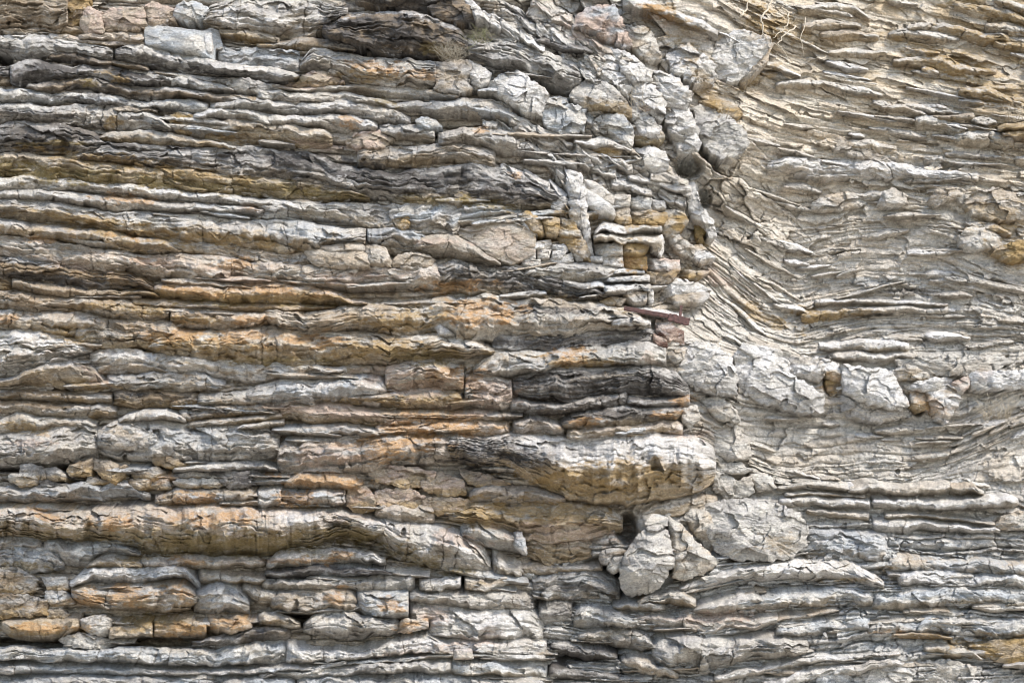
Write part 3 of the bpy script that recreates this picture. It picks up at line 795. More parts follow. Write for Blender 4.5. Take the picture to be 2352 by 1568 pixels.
L([(588,200,232),(660,212,240),(720,213,243),(790,208,238),(840,225,246),(920,235,256),(1000,230,262),(1080,222,262),(1180,240,280)], .15, 'pale', 'grey', .5, under='tan', label='pale thin bed with a mossy ochre pocket under the orange fronted ledge')
L([(-40,240,280),(0,240,283),(80,240,286),(160,243,292),(230,240,290),(290,245,303),(340,258,302),(398,292,304)], .20, 'grey', 'pale', .42, under='brown', ua=.7, label='grey bed with a small ochre stain tapering off to a thin end')
L([(480,236,262),(560,228,262),(620,230,256),(680,236,262),(760,236,260),(800,230,268),(860,237,276),(920,252,284),(945,266,290)], .18, 'pale', 'grey', .5, under='grey', label='white crusted bed dipping towards a small blue-grey chip')
K([(380,264),(420,258),(468,268),(482,290),(440,302),(400,300)], .08, 'ochre', 'grey', 4)
L([(440,262,276),(500,243,276),(550,246,276),(588,252,284),(640,262,291),(720,266,290),(790,263,305),(830,268,300),(870,276,304)], .19, 'pale', 'white', .5, under='tan', label='pale bed with one red-orange patch and a squared end')
K([(955,277),(970,268),(1000,275),(1014,291),(1000,296),(962,301)], .26, 'blue', 'pale', 5, label='small loose blue-grey chip of rock perched on a dark notch')
L([(470,288,318),(500,276,322),(530,272,326),(588,275,328),(640,285,334),(690,290,342),(740,298,340),(765,312,334)], .22, 'pale', 'tan', .42, under='ochre', ua=.75, label='pale lens with an ochre belly, cracked across near its middle')
L([(868,285,315),(920,284,318),(960,287,322),(1000,296,325)], .16, 'grey', 'pale', .6, cut=1)
L([(985,228,252),(1060,235,264),(1130,245,276),(1190,262,292)], .17, 'blue', 'pale', .5, under='brown', ua=.4, label='smooth blue-grey slope of rock beneath the brown squared block')
L([(1004,300,335),(1060,297,338),(1120,295,340),(1180,300,352),(1200,320,350)], .2, 'grey', 'pale', .5, under='tan', label='speckled grey bed right of the black angular crack')
K([(795,325),(820,305),(870,302),(905,320),(880,338),(820,340)], .14, 'tan', 'pink', 5)
# ---- dark smeared bed and ochre slab
L([(-40,300,352),(0,292,352),(25,280,352),(80,280,353),(140,285,352),(200,297,346),(245,326,336)], .26, 'dark', 'grey', .5, under='dark', label='dark speckled blunt bed at the photo edge above the ochre slab', top=.35)
L([(225,314,326),(260,302,330),(300,299,331),(340,297,330),(400,310,340),(470,322,342),(545,332,344)], .17, 'tan', 'pale', .45, under='ochre', ua=.7)
L([(150,348,376),(200,335,378),(250,324,374),(350,334,380),(450,338,396),(520,336,405),(588,340,416),(700,352,430),(800,382,446),(900,398,456),(1000,384,472),(1080,374,466),(1150,388,466),(1230,416,472),(1312,452,482)], .18, 'grey', 'dark', .6, under='tan', lam=1.8, label='long dark streaked bed crossing to the corner above the white plates', joint=.7, top=.5)
L([(820,345,385),(900,338,380),(1000,332,372),(1080,332,374),(1140,346,388)], .14, 'grey', 'tan', .6, lam=1.4)
L([(-40,350,385),(20,348,400),(60,350,404),(120,360,414),(200,372,428),(300,382,434),(400,385,438),(500,396,444),(600,405,452),(700,415,456),(790,430,457),(850,450,460)], .15, 'ochre', 'tan', .25, und=1.3, under='olive', ua=.75, label='long ochre undercut slab beneath the dark streaked bed', lam=1.2, top=.1)
L([(240,396,420),(340,395,428),(420,416,446),(480,438,448)], .16, 'tan', 'brown', .3, under='brown')
L([(900,440,466),(1000,430,478),(1100,440,478),(1200,450,480),(1290,468,484)], .10, 'tan', 'grey', .4, under='olive')
# ---- pale beds with orange
L([(-40,408,440),(0,410,440),(60,402,440),(150,410,440),(250,420,446),(350,427,456),(450,444,466),(588,455,476),(700,470,490)], .16, 'pale', 'white', .5, under='tan', label='knobbly pale bed directly beneath the ochre undercut slab')
L([(-40,436,465),(60,432,466),(110,440,466),(200,446,474),(260,450,483),(330,460,486),(400,466,489),(480,470,491),(560,474,494),(610,478,492)], .19, 'pale', 'grey', .5, under='tan', label='pale bed with two bright orange patches')
L([(588,462,505),(680,466,500),(760,470,505),(850,466,520),(920,470,525),(1000,462,515)], .08, 'pale', 'grey', .6, lam=1.4)
L([(-40,452,498),(0,450,501),(60,463,509),(130,467,516),(200,477,520),(260,487,531),(340,489,546),(430,491,556),(520,498,566),(588,504,573),(650,508,586),(700,513,588),(760,522,578),(842,528,566)], .24, 'grey', 'pale', .48, und=1.25, under='ochre', ua=.7, label='thick smooth grey bed with an ochre underside, ending at a vertical crack', cut=1, joint=.25, top=.35)
L([(842,528,568),(900,520,575),(960,530,580),(1000,548,572)], .20, 'blue', 'grey', .6, cut=2)
L([(-40,505,538),(0,500,540),(60,510,546),(130,520,552),(200,525,562),(280,535,577),(350,550,584),(400,560,583),(420,574,580)], .27, 'tan', 'grey', .4, under='ochre', ua=.7, label='tapering brown bed hanging over a deep black gap')
L([(290,556,578),(400,552,578),(500,560,592),(588,575,602),(700,582,612),(720,590,606)], .05, 'grey', 'tan', .7, lam=1.7)
L([(900,490,520),(960,475,535),(1040,462,540),(1120,465,512),(1200,478,500)], .13, 'grey', 'blue', .6, under='ochre')
K([(900,500),(945,495),(940,515),(925,535),(908,520)], .16, 'tan', 'ochre', 4)
# layered tan slab + neighbours
K([(700,578),(712,572),(740,574),(780,578),(812,576),(838,580),(846,610),(790,616),(745,612),(718,605)], .34, 'tan', 'beige', 3, .5, rough=.6, label='layered tan slab set into the gap like a drawer, lower leaf', name='rock_slab', cat='rock slab', flat=.25, under='tan')
K([(706,566),(740,564),(780,560),(825,556),(837,566),(836,578),(790,576),(760,580),(735,576),(708,574)], .32, 'beige', 'tan', 3, .5, rough=.6, label='thin tan upper leaf lying on the layered tan slab', name='rock_slab', cat='rock slab', flat=.2)
K([(838,566),(862,562),(886,570),(894,590),(899,613),(880,612),(850,608),(842,590)], .34, 'beige', 'tan', 5, .8, label='small squared tan block right of the layered tan slab')
K([(902,600),(912,588),(935,580),(975,583),(1000,598),(985,614),(940,616),(905,616)], .26, 'beige', 'tan', 4, .5, label='flat tan lens right of the small squared tan block', under='brown')
L([(946,566,578),(960,548,582),(990,538,584),(1040,538,590),(1072,555,600),(1110,580,606),(1152,604,612)], .30, 'tan', 'beige', .5, under='tan', label='curling tan ledge like a wave above a row of tan slabs', joint=.2, lam=.5, rough=.7)
K([(1045,530),(1110,515),(1176,505),(1226,538),(1226,580),(1176,606),(1130,588),(1085,556)], .16, 'tan', 'beige', 4, .5, rough=.6, label='flat tan triangular face beside the curling ledge', mot=.6, name='smooth_rock', cat='rock face')
# ---- middle left
L([(-40,545,578),(0,540,582),(60,545,602),(130,550,610),(200,568,618),(300,580,626),(400,585,642),(500,588,656),(588,598,652),(700,608,656),(800,606,658),(900,600,660),(1000,602,664),(1020,610,655)], .17, 'pale', 'pink', .55, under='tan', label='pale bed blotched pink and orange below the black gap', rise=-.02, joint=1.2)
L([(-40,585,640),(0,588,642),(80,600,652),(160,608,662),(240,615,667),(320,640,667),(360,656,671)], .13, 'brown', 'dark', .5, under='brown', lam=2.6, label='dark brown finely layered bed at the photo edge')
L([(26,640,664),(70,645,670),(130,650,682),(200,660,686),(290,666,686),(368,675,682)], .22, 'tan', 'ochre', .45, under='brown', cut=2, label='narrow tan ledge under the finely layered brown bed')
L([(-40,605,660),(0,610,662),(28,630,664)], .05, 'brown', 'tan', .6)
L([(350,652,678),(420,648,690),(500,656,700),(588,652,702),(660,650,699),(740,664,697),(830,688,701),(850,694,701)], .28, 'pink', 'orange', .38, und=1.3, under='olive', ua=.75, label='wavy orange crested bed with a mossy olive underside', joint=.6)
L([(990,610,665),(1040,600,668),(1100,606,672),(1176,612,676),(1240,622,690),(1320,650,690),(1400,668,692)], .13, 'grey', 'dark', .6, lam=2, label='grey splintery bed tilting down to the stack of white blocks')
L([(300,686,704),(400,690,710),(480,700,714)], .1, 'tan', 'grey')
L([(500,702,716),(588,698,717),(650,699,720),(775,703,708)], .14, 'tan', 'brown', .5)
L([(-40,668,709),(0,669,710),(60,672,713),(150,685,720),(210,682,724),(280,685,734),(330,695,736),(392,706,737)], .22, 'pale', 'brown', .42, under='brown', ua=.7, label='bed with white top and rusty patches, touching a crack at its end', cut=1)
L([(390,710,748),(430,706,752),(500,708,757),(560,714,754),(620,720,748)], .24, 'pale', 'orange', .5, under='brown', cut=2, label='short rusty bed just past a crack, orange spots on white')
L([(600,718,745),(640,712,756),(700,715,762),(760,712,766),(813,698,760),(850,696,762),(900,697,764),(960,695,772),(1010,690,776),(1063,683,780),(1113,676,782),(1176,688,786),(1240,690,788),(1300,690,786),(1376,700,765),(1438,712,764),(1496,738,756)], .32, 'pale', 'tan', .55, und=1.1, under='tan', label='massive rounded log-like ledge ending near the rusty bar', joint=.5, top=.35)
K([(1000,752),(1012,746),(1046,768),(1040,772),(1008,768)], .42, 'white', 'pale', 3, label='small white splinter propped on the rusty orange ledge', cat='stone', name='rock_splinter')
L([(-40,716,754),(60,716,760),(100,712,766),(180,720,770),(250,730,765)], .17, 'grey', 'pale', .5, under='ochre', ua=.6)
L([(170,735,795),(250,735,800),(330,740,803),(400,740,800),(420,760,790)], .18, 'grey', 'tan', .5, under='olive', label='grey-olive bed with a bright orange patch before the orange ledge')
L([(336,792,808),(380,762,822),(450,758,830),(520,760,832),(600,748,841),(680,752,843),(760,758,839),(850,768,833),(940,770,829),(1020,764,823),(1090,784,818),(1138,806,815)], .36, 'pale', 'tan', .4, und=1.2, under='ochre', ua=.7, label='long rusty orange ledge with pointed end over a black shadow line', joint=.6, top=.3)
L([(1130,770,800),(1250,768,802),(1380,764,795),(1500,758,785)], .02, 'dark', 'grey', .6, under='dark', lam=1.6)
# ---- pale slab and the dome, left
L([(-40,770,852),(0,762,854),(50,752,856),(100,760,850),(150,775,835),(190,788,822),(216,800,812)], .28, 'white', 'pale', .5, under='tan', ua=.6, label='smooth white sloping slab at the photo edge above the brown dome', joint=.1, lam=.6, top=.6)
L([(205,808,838),(260,800,852),(330,806,852),(420,812,856),(500,824,872),(588,836,876),(700,838,870),(800,842,862)], .16, 'white', 'pale', .5, under='tan', label='white bed beneath the rusty orange ledge, cracked across', rise=-.02)
L([(-40,872,893),(20,866,892),(60,850,890),(120,828,892),(175,824,895),(210,840,895),(252,886,894)], .26, 'tan', 'grey', .25, under='ochre', label='brown dome shaped bed with a pale arched rim', joint=.1, top=.18, lam=1.4)
L([(218,832,856),(300,828,860),(400,846,858)], .12, 'tan', 'grey', .35, under='brown')
L([(245,862,888),(330,855,893),(420,850,898),(470,862,900),(520,875,890)], .14, 'blue', 'grey', .6, label='blue-grey speckled bed right of the brown dome')
L([(-40,898,916),(60,895,917),(150,903,922),(260,908,926)], .13, 'grey', 'brown', .5)
L([(-40,918,944),(60,922,950),(130,932,958),(240,930,956),(270,938,954)], .12, 'grey', 'brown', .5, lam=1.5)
K([(163,936),(172,931),(195,934),(202,939),(190,944),(166,943)], .24, 'beige', 'pale', 3, .4, label='small cream oval stone lodged in the grey layers', cat='stone', name='loose_stone')
L([(-40,990,1006),(10,960,1000),(45,945,988),(70,955,990),(130,964,990),(200,964,985),(225,970,982)], .15, 'pale', 'tan', .45, under='brown')
L([(260,900,930),(330,895,935),(420,900,935),(460,905,925)], .06, 'brown', 'dark', .6, lam=1.6)
L([(450,905,932),(540,898,932),(588,893,932),(620,895,925)], .12, 'grey', 'pale', .6)
L([(560,902,925),(590,885,932),(640,872,938),(700,867,933),(780,869,928),(840,862,928),(875,864,926),(890,885,908)], .26, 'blue', 'white', .5, under='brown', label='bluish white ledge with a slot along its top', joint=.4)
L([(884,848,900),(920,836,903),(960,824,906),(1000,830,906),(1040,835,904),(1067,842,900)], .24, 'pink', 'pale', .55, under='ochre', cut=3, label='pinkish block bed right of the bluish white ledge')
L([(856,910,930),(920,904,940),(1000,893,943),(1040,895,942),(1066,908,936)], .26, 'tan', 'pale', .45, under='ochre', label='tan bulging lens tucked below the pinkish block bed')
L([(1066,866,930),(1110,862,938),(1150,866,940),(1178,874,930)], .22, 'pink', 'grey', .65, under='brown', cut=3, label='pink-brown upright block left of the blackened ledge')
L([(1086,846,860),(1110,820,866),(1150,808,864),(1230,812,860),(1280,800,848),(1340,797,844),(1385,796,843),(1440,785,842),(1500,788,842),(1532,800,840)], .24, 'pale', 'grey', .6, under='tan', cut=1, label='squared bed of cream, ochre and grey segments over the blackened ledge', joint=2)
L([(1176,870,904),(1238,852,926),(1316,840,930),(1401,844,912),(1440,842,908),(1501,841,912),(1560,856,912),(1586,890,908)], .26, 'grey', 'dark', .55, under='dark', ua=.8, label='thick blackened ledge with a rounded pale end, middle of the buttress', lam=1.3, top=.35)
L([(1170,918,948),(1240,925,952),(1300,928,950),(1400,905,936),(1442,900,930)], .22, 'grey', 'grey', .5, under='dark', ua=.7, label='thin dark lens slanting up beneath the blackened ledge')
L([(1438,912,932),(1500,920,937),(1540,912,937),(1586,903,932)], .24, 'grey', 'dark', .55, under='dark', label='short dark lens with a pink broken end under the blackened ledge')
L([(1286,962,984),(1340,948,986),(1400,934,980),(1450,934,980),(1510,938,968),(1572,934,960)], .22, 'grey', 'dark', .55, under='ochre', label='dark bed with ochre spots near the pink broken end')
L([(1176,968,1000),(1240,955,992),(1296,976,996)], .2, 'grey', 'pink', .5, under='dark')
L([(1300,985,1012),(1400,978,1004),(1500,972,996),(1570,968,998)], .14, 'tan', 'pink', .55, under='ochre')
# ---- rust-coloured thin beds
L([(640,925,958),(720,924,968),(800,934,970),(860,945,975),(920,955,985)], .13, 'pink', 'tan', .55, lam=1.3)
L([(900,950,978),(1000,955,985),(1060,945,975),(1150,950,968)], .11, 'grey', 'pink', .6)
L([(690,978,1000),(720,976,1005),(800,978,1003),(880,986,1002)], .2, 'pale', 'blue', .5, under='tan', label='thin pale tongue of rock above the square grey block')
L([(860,975,998),(960,972,996),(1040,965,998),(1100,966,1010),(1172,972,1000)], .17, 'orange', 'pink', .55, under='brown', label='orange-pink thin bed running to the dark rounded overhang')
L([(410,940,968),(500,932,962),(588,925,955),(645,932,950)], .11, 'grey', 'dark', .6, lam=1.5)
L([(540,978,992),(600,968,988),(655,964,980)], .2, 'pale', 'white', .5)
L([(430,965,985),(520,960,978),(600,950,968),(650,948,962)], .15, 'grey', 'tan', .5)
# ---- thick grey bed on the left
L([(-40,1000,1064),(30,992,1068),(80,988,1070),(140,978,1070),(200,972,1062),(228,985,1050)], .26, 'grey', 'pale', .6, und=1.2, under='brown', label='thick grey bed with a salmon patch over a black slot at the photo edge')
L([(270,962,975),(300,948,972),(340,940,968),(400,944,968),(430,962,975)], .24, 'white', 'pale', .6, label='white cap lying on the large grey oval')
L([(220,985,1032),(260,968,1052),(300,964,1060),(360,960,1052),(420,972,1056),(500,976,1059),(560,980,1056),(620,984,1052),(645,1000,1040)], .25, 'grey', 'pale', .62, und=1.1, under='brown', label='thick grey speckled bed holding a large oval, centre left', joint=.5)
K([(224,992),(250,978),(300,975),(340,990),(355,1010),(345,1025),(300,1032),(255,1028),(232,1012)], .30, 'grey', 'tan', 3, .4, label='large grey oval knob set in the thick grey speckled bed', rough=.7, name='oval_rock')
L([(636,1022,1070),(650,1008,1086),(720,1003,1082),(798,1005,1086),(860,1000,1078),(950,993,1066),(1040,998,1062)], .28, 'grey', 'pink', .6, und=1.1, under='tan', label='square shouldered grey and rust bed left of the dark rounded overhang', cut=2, joint=.6)
L([(1020,1000,1066),(1100,1000,1066),(1176,1000,1086),(1230,1003,1112),(1290,1008,1140),(1350,1005,1152),(1420,998,1152),(1490,996,1147),(1550,998,1140),(1600,1004,1130),(1636,1022,1112),(1646,1040,1100)], .46, 'grey', 'white', .46, und=1.15, under='ochre', ua=.9, label='largest rounded overhang, white nosed with a wide ochre underside', name='rock_overhang', cat='rock overhang', joint=.25, top=.3)
# ---- broken stones in the slot on the left
for pts, c_, lb in (([(48,1068),(72,1064),(104,1075),(104,1098),(60,1102),(46,1088)], 'grey', None), ([(104,1075),(128,1072),(150,1088),(150,1104),(108,1102)], 'grey', None),
    ([(18,1092),(34,1086),(86,1088),(90,1100),(84,1112),(45,1118),(22,1104)], 'beige', 'cream lens shaped stone inside the black slot at the photo edge'),
    ([(88,1102),(100,1099),(124,1100),(135,1112),(122,1120),(95,1117)], 'dark', 'small dark oval stone beside the cream lens stone'),
    ([(152,1082),(160,1068),(210,1052),(214,1066),(206,1092),(160,1093)], 'tan', 'tan wedge stone jammed under the thick grey bed'),
    ([(214,1055),(250,1058),(290,1070),(280,1100),(262,1110),(235,1098),(216,1075)], 'tan', None),
    ([(350,1050),(365,1040),(395,1045),(415,1060),(440,1070),(420,1078),(385,1074),(355,1065)], 'tan', 'hooked tan stone leaning on the grey bed below the oval'),
    ([(300,1085),(360,1070),(385,1090),(350,1105),(310,1102)], 'brown', None), ([(300,1100),(345,1096),(350,1120),(305,1125),(290,1112)], 'tan', None), ([(345,1100),(385,1098),(390,1122),(345,1122)], 'grey', None),
    ([(400,1105),(412,1099),(485,1098),(504,1103),(508,1113),(498,1120),(420,1120),(402,1114)], 'pale', 'long rounded tan and grey finger stone in a dark pocket'),
    ([(410,1088),(440,1082),(480,1086),(478,1097),(412,1098)], 'grey', None), ([(470,1082),(520,1084),(590,1080),(610,1095),(560,1120),(530,1122),(505,1105),(480,1095)], 'dark', 'dark pointed stone right of the finger stone'),
    ([(200,1092),(230,1098),(262,1104),(250,1112),(200,1112)], 'brown', None)):
    K(pts, .22, c_, 'pale' if c_ in ('pale', 'beige') else 'brown' if c_ == 'tan' else 'grey', 5, .7, label=lb, cat='stone', name='wedged_stone', under='ochre' if c_ != 'dark' else None)
L([(395,1068,1082),(440,1066,1084),(490,1062,1086),(560,1056,1086),(612,1064,1080),(640,1075,1085)], .26, 'pale', 'grey', .55, under='grey', label='pale tongue of rock above the dark pointed stone')
L([(-40,1122,1152),(80,1114,1152),(160,1112,1150),(240,1104,1148),(290,1104,1142),(348,1132,1146)], .20, 'blue', 'grey', .5, under='dark', label='blue-grey bed with white veins below the black slot', rise=-.02)
L([(590,1122,1162),(640,1122,1163),(700,1125,1163),(750,1124,1162),(795,1129,1161)], .26, 'pale', 'blue', .7, under='tan', cut=3, label='squared banded bed of orange, ochre and blue-grey segments', joint=3)
L([(355,1136,1162),(430,1122,1162),(520,1122,1157),(592,1122,1160)], .2, 'tan', 'blue', .65, under='tan', joint=2, label='orange and white banded bed left of the squared banded one')
L([(652,1100,1116),(680,1088,1122),(740,1086,1124),(800,1092,1128),(835,1104,1120)], .26, 'tan', 'orange', .5, under='brown', label='orange lens in shadow under the square shouldered bed')
for pts in ([(840,1075),(900,1068),(960,1075),(1000,1085),(990,1115),(930,1120),(870,1105)], [(960,1095),(1010,1085),(1060,1100),(1070,1135),(1010,1140),(975,1125)], [(800,1120),(840,1118),(865,1140),(860,1170),(820,1180),(795,1160)], [(862,1125),(940,1120),(975,1140),(960,1165),(900,1170),(865,1155)], [(970,1140),(1040,1140),(1085,1150),(1075,1180),(1010,1180),(970,1165)], [(1055,1075),(1120,1090),(1170,1110),(1120,1125),(1075,1110)]):
    K(pts, .10, 'tan', 'pink', 6, under='ochre')
L([(860,1160,1185),(900,1148,1198),(960,1160,1200),(1000,1168,1205)], .18, 'beige', 'pink', .5, under='tan')
L([(1075,1128,1152),(1130,1106,1152),(1200,1118,1152),(1260,1128,1155),(1300,1142,1156)], .2, 'grey', 'pink', .5, under='brown', label='grey veined lens below the ochre underside of the largest overhang')
L([(1030,1170,1195),(1085,1155,1202),(1130,1150,1220),(1200,1148,1240),(1260,1150,1246),(1320,1155,1240),(1380,1165,1228),(1432,1190,1216)], .28, 'tan', 'pale', .42, und=1.2, under='ochre', label='pinkish ochre sloping ledge under the largest overhang', joint=.5, top=.4)
# ---- mossy overhang, lower left
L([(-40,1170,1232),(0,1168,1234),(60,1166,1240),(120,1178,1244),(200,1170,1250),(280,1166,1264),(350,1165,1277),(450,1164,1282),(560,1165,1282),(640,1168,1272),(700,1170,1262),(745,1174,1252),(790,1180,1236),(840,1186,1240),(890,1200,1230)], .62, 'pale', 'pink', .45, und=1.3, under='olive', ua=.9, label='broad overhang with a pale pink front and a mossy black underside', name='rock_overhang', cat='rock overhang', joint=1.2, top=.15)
L([(860,1192,1240),(900,1196,1275),(940,1204,1292),(1000,1215,1312),(1060,1228,1320),(1100,1248,1320),(1128,1288,1316)], .34, 'pale', 'white', .45, und=1.3, under='brown', ua=.8, label='pale overhang stepping down to a dark slot between two slabs', name='rock_overhang', cat='rock overhang')
L([(1056,1208,1240),(1090,1204,1250),(1140,1212,1260),(1180,1225,1268),(1210,1242,1268)], .34, 'blue', 'pale', .6, under='grey', label='grey lens lying on the pale overhang, split in segments')
L([(-40,1236,1262),(30,1232,1262),(100,1236,1264)], .1, 'blue', 'grey', .6)
L([(98,1240,1272),(150,1238,1298),(210,1242,1292),(262,1246,1272),(324,1272,1280)], .2, 'blue', 'grey', .55, under='tan', label='smooth blue-grey bed hanging beneath the mossy overhang')
L([(-40,1262,1302),(10,1254,1304),(50,1248,1312),(110,1256,1314),(150,1290,1306)], .26, 'white', 'blue', .6, under='brown', label='pale domed block at the photo edge under the mossy overhang')
L([(198,1298,1305),(235,1274,1306),(280,1273,1304),(332,1292,1306)], .2, 'tan', 'pale', .6, label='small ochre dome below the smooth blue-grey bed')
L([(320,1284,1310),(380,1278,1312),(430,1274,1310),(520,1278,1307),(588,1280,1306),(612,1288,1302)], .2, 'pale', 'pink', .6, label='pale pink bed in the shade of the mossy overhang', rise=-.02, joint=1.5)
L([(610,1287,1306),(640,1260,1302),(700,1254,1300),(740,1256,1298),(790,1260,1296),(860,1266,1294),(888,1280,1296)], .28, 'pale', 'white', .65, under='tan', label='white and salmon banded bed under the mossy overhang', rise=-.02, joint=2)
L([(608,1312,1326),(680,1304,1330),(760,1297,1326),(830,1300,1322),(905,1312,1320)], .22, 'dark', 'blue', .55, under='dark', label='slim dark blue bed under the salmon banded bed')
L([(600,1326,1354),(700,1328,1357),(800,1324,1352),(900,1318,1366),(955,1308,1362)], .2, 'grey', 'pale', .55, under='tan', label='grey bed beneath the slim dark blue one', rise=-.02)
L([(158,1332,1346),(180,1320,1346),(215,1304,1340),(310,1299,1342),(420,1297,1326),(462,1340,1360)], .28, 'blue', 'white', .7, under='grey', label='pale blue cap split from the barrel shaped boulder bed by a crack')
L([(162,1346,1370),(185,1338,1384),(210,1335,1392),(260,1340,1400),(320,1342,1402),(380,1334,1406),(430,1340,1402),(458,1362,1380)], .36, 'grey', 'tan', .72, under='ochre', label='barrel shaped grey boulder bed with orange marks', joint=.6)
L([(445,1360,1405),(500,1332,1412),(540,1345,1414),(575,1380,1412)], .28, 'pale', 'blue', .75, under='grey', label='pale stepped block with a white patch beside the barrel shaped bed')
L([(455,1306,1338),(520,1314,1340),(588,1318,1340),(612,1325,1338)], .2, 'tan', 'pale', .6)
L([(555,1340,1362),(600,1345,1380),(640,1360,1385)], .14, 'grey', 'pale', .6)
for pts, c_ in (([(-30,1300),(40,1302),(85,1330),(60,1370),(-30,1372)], 'brown'), ([(95,1325),(150,1325),(158,1352),(110,1355)], 'blue'), ([(-30,1362),(60,1365),(108,1380),(110,1412),(-30,1420)], 'brown'), ([(105,1355),(150,1358),(172,1385),(120,1392),(104,1375)], 'blue'), ([(108,1400),(140,1396),(158,1412),(150,1422),(110,1420)], 'tan'), ([(0,1345),(40,1340),(90,1350),(60,1362),(0,1362)], 'beige')):
    K(pts, .12, c_, 'grey', 5, under='ochre')
L([(620,1368,1400),(650,1356,1406),(680,1352,1410),(720,1356,1410),(760,1350,1406),(810,1354,1402),(824,1380,1396)], .32, 'grey', 'tan', .75, under='tan', label='bulging tan-grey bed above a black eye shaped hole')
L([(818,1356,1412),(860,1358,1422),(900,1358,1426),(940,1364,1424)], .30, 'pale', 'blue', .75, under='tan', cut=1, label='square ended grey and salmon bed next to the bulging tan bed')
L([(938,1380,1424),(1000,1384,1428),(1050,1388,1420)], .12, 'pink', 'pale', .8, cut=1)
L([(592,1408,1434),(620,1402,1440),(652,1402,1442),(692,1430,1442)], .28, 'pale', 'tan', .7, label='pale rounded stone bed left of the black eye shaped hole', rise=-.02)
L([(696,1432,1450),(720,1412,1462),(748,1400,1468),(800,1400,1470),(860,1414,1462),(918,1424,1458)], .36, 'grey', 'pale', .6, under='brown', label='leaf shaped grey boulder under the black eye shaped hole', rise=-.02, joint=.3, lam=.6)
K([(915,1430),(932,1420),(982,1420),(982,1440),(940,1452),(915,1452)], .24, 'pale', 'orange', 4, label='small orange and white squared stone at the tip of the leaf shaped boulder', cat='stone', name='wedged_stone')
L([(3,1428,1446),(20,1426,1462),(60,1424,1472),(120,1421,1472),(160,1416,1460),(192,1414,1450)], .34, 'tan', 'ochre', .55, under='brown', label='smooth orange-brown bowl shaped bed over the deepest black gap', joint=.4, lam=.5)
K([(186,1420),(205,1414),(238,1410),(250,1420),(250,1455),(230,1462),(200,1450),(184,1442)], .34, 'grey', 'pale', 4)
L([(248,1430,1464),(300,1432,1466),(352,1428,1464)], .30, 'tan', 'ochre', .7, under='grey', cut=3)
L([(352,1426,1464),(420,1420,1464),(476,1420,1462)], .34, 'orange', 'tan', .7, under='brown', cut=3, label='orange brick-like segment of the bowl shaped bed')
L([(472,1416,1458),(510,1410,1460),(545,1405,1456),(582,1428,1444)], .33, 'tan', 'orange', .65, under='brown', label='rusty rounded end of the bed beside the orange segment')
K([(134,1470),(150,1460),(182,1452),(232,1460),(268,1478),(232,1490),(160,1486)], .26, 'grey', 'pale', 4, .6, label='grey almond shaped stone lying in the deepest black gap', cat='stone', name='wedged_stone')
L([(440,1470,1484),(500,1454,1488),(540,1448,1486),(588,1438,1482),(670,1440,1470)], .26, 'grey', 'dark', .5, under='dark', label='dark grey bed rising above the long pale band', rise=-.02)
L([(-40,1484,1518),(60,1485,1520),(150,1487,1522),(250,1486,1524),(340,1485,1528),(420,1489,1530),(500,1487,1530),(560,1478,1530),(610,1470,1528),(660,1472,1525)], .32, 'pale', 'blue', .75, under='grey', label='long pale blue-grey band below the deepest black gap', rise=-.02, joint=1.6)
L([(655,1470,1524),(700,1486,1526),(760,1490,1522),(830,1488,1514),(900,1474,1510),(980,1460,1502),(1060,1470,1500)], .28, 'white', 'pale', .75, under='tan', label='cream white band curving up below the leaf shaped boulder', joint=1.6)
L([(-40,1522,1548),(150,1523,1550),(300,1530,1554),(450,1535,1554),(600,1532,1550),(700,1524,1545),(800,1516,1530)], .22, 'grey', 'blue', .65, under='dark', joint=1.4, label='thin blue-grey band, second from the bottom edge')
L([(790,1515,1530),(900,1508,1522),(1000,1500,1514),(1100,1498,1510),(1255,1500,1518)], .22, 'pale', 'blue', .65, joint=1.6)
L([(-40,1550,1590),(150,1552,1592),(300,1552,1592),(450,1552,1592),(588,1552,1592),(680,1556,1592)], .26, 'blue', 'grey', .6, under='dark', joint=1.5, label='blue-grey band along the bottom edge')
L([(590,1542,1560),(680,1538,1562),(760,1524,1560),(820,1522,1552),(880,1518,1550),(960,1514,1545),(1040,1514,1548)], .26, 'grey', 'pale', .65, under='grey', joint=1.4, label='grey segmented band rising from the bottom edge')
L([(1030,1512,1548),(1120,1518,1552),(1200,1520,1556),(1258,1522,1556)], .22, 'pale', 'blue', .7, joint=2)
L([(680,1554,1600),(860,1552,1600),(1000,1550,1600),(1120,1556,1600),(1256,1558,1600)], .24, 'blue', 'pale', .6, joint=2)
# ---- pale end of the buttress foot
L([(962,1326,1358),(1010,1325,1360),(1060,1326,1356)], .26, 'pale', 'white', .7, cut=1, label='pale slab left of the narrow upright black slit', rise=-.02)
L([(1066,1326,1356),(1110,1322,1358),(1160,1324,1352),(1172,1332,1345)], .26, 'pale', 'tan', .7, cut=2, label='pale slab right of the narrow upright black slit', rise=-.02)
L([(938,1362,1385),(1000,1362,1392),(1060,1360,1395),(1130,1352,1400),(1190,1356,1400),(1222,1372,1398)], .2, 'pale', 'grey', .6, under='tan')
L([(985,1395,1462),(1050,1398,1468),(1120,1400,1470),(1200,1400,1472),(1250,1420,1470)], .2, 'pale', 'white', .8, under='tan', label='broad pale block face with a round pink mark at the buttress foot')
L([(980,1466,1500),(1050,1468,1502),(1130,1470,1505),(1200,1468,1505),(1258,1470,1502)], .22, 'pale', 'white', .75, joint=1.8)
K([(1040,1490),(1082,1488),(1088,1512),(1042,1514)], .36, 'beige', 'pink', 3, .4, rough=.4)
L([(1130,1262,1322),(1160,1285,1325),(1200,1300,1330)], .2, 'pale', 'white', .6)
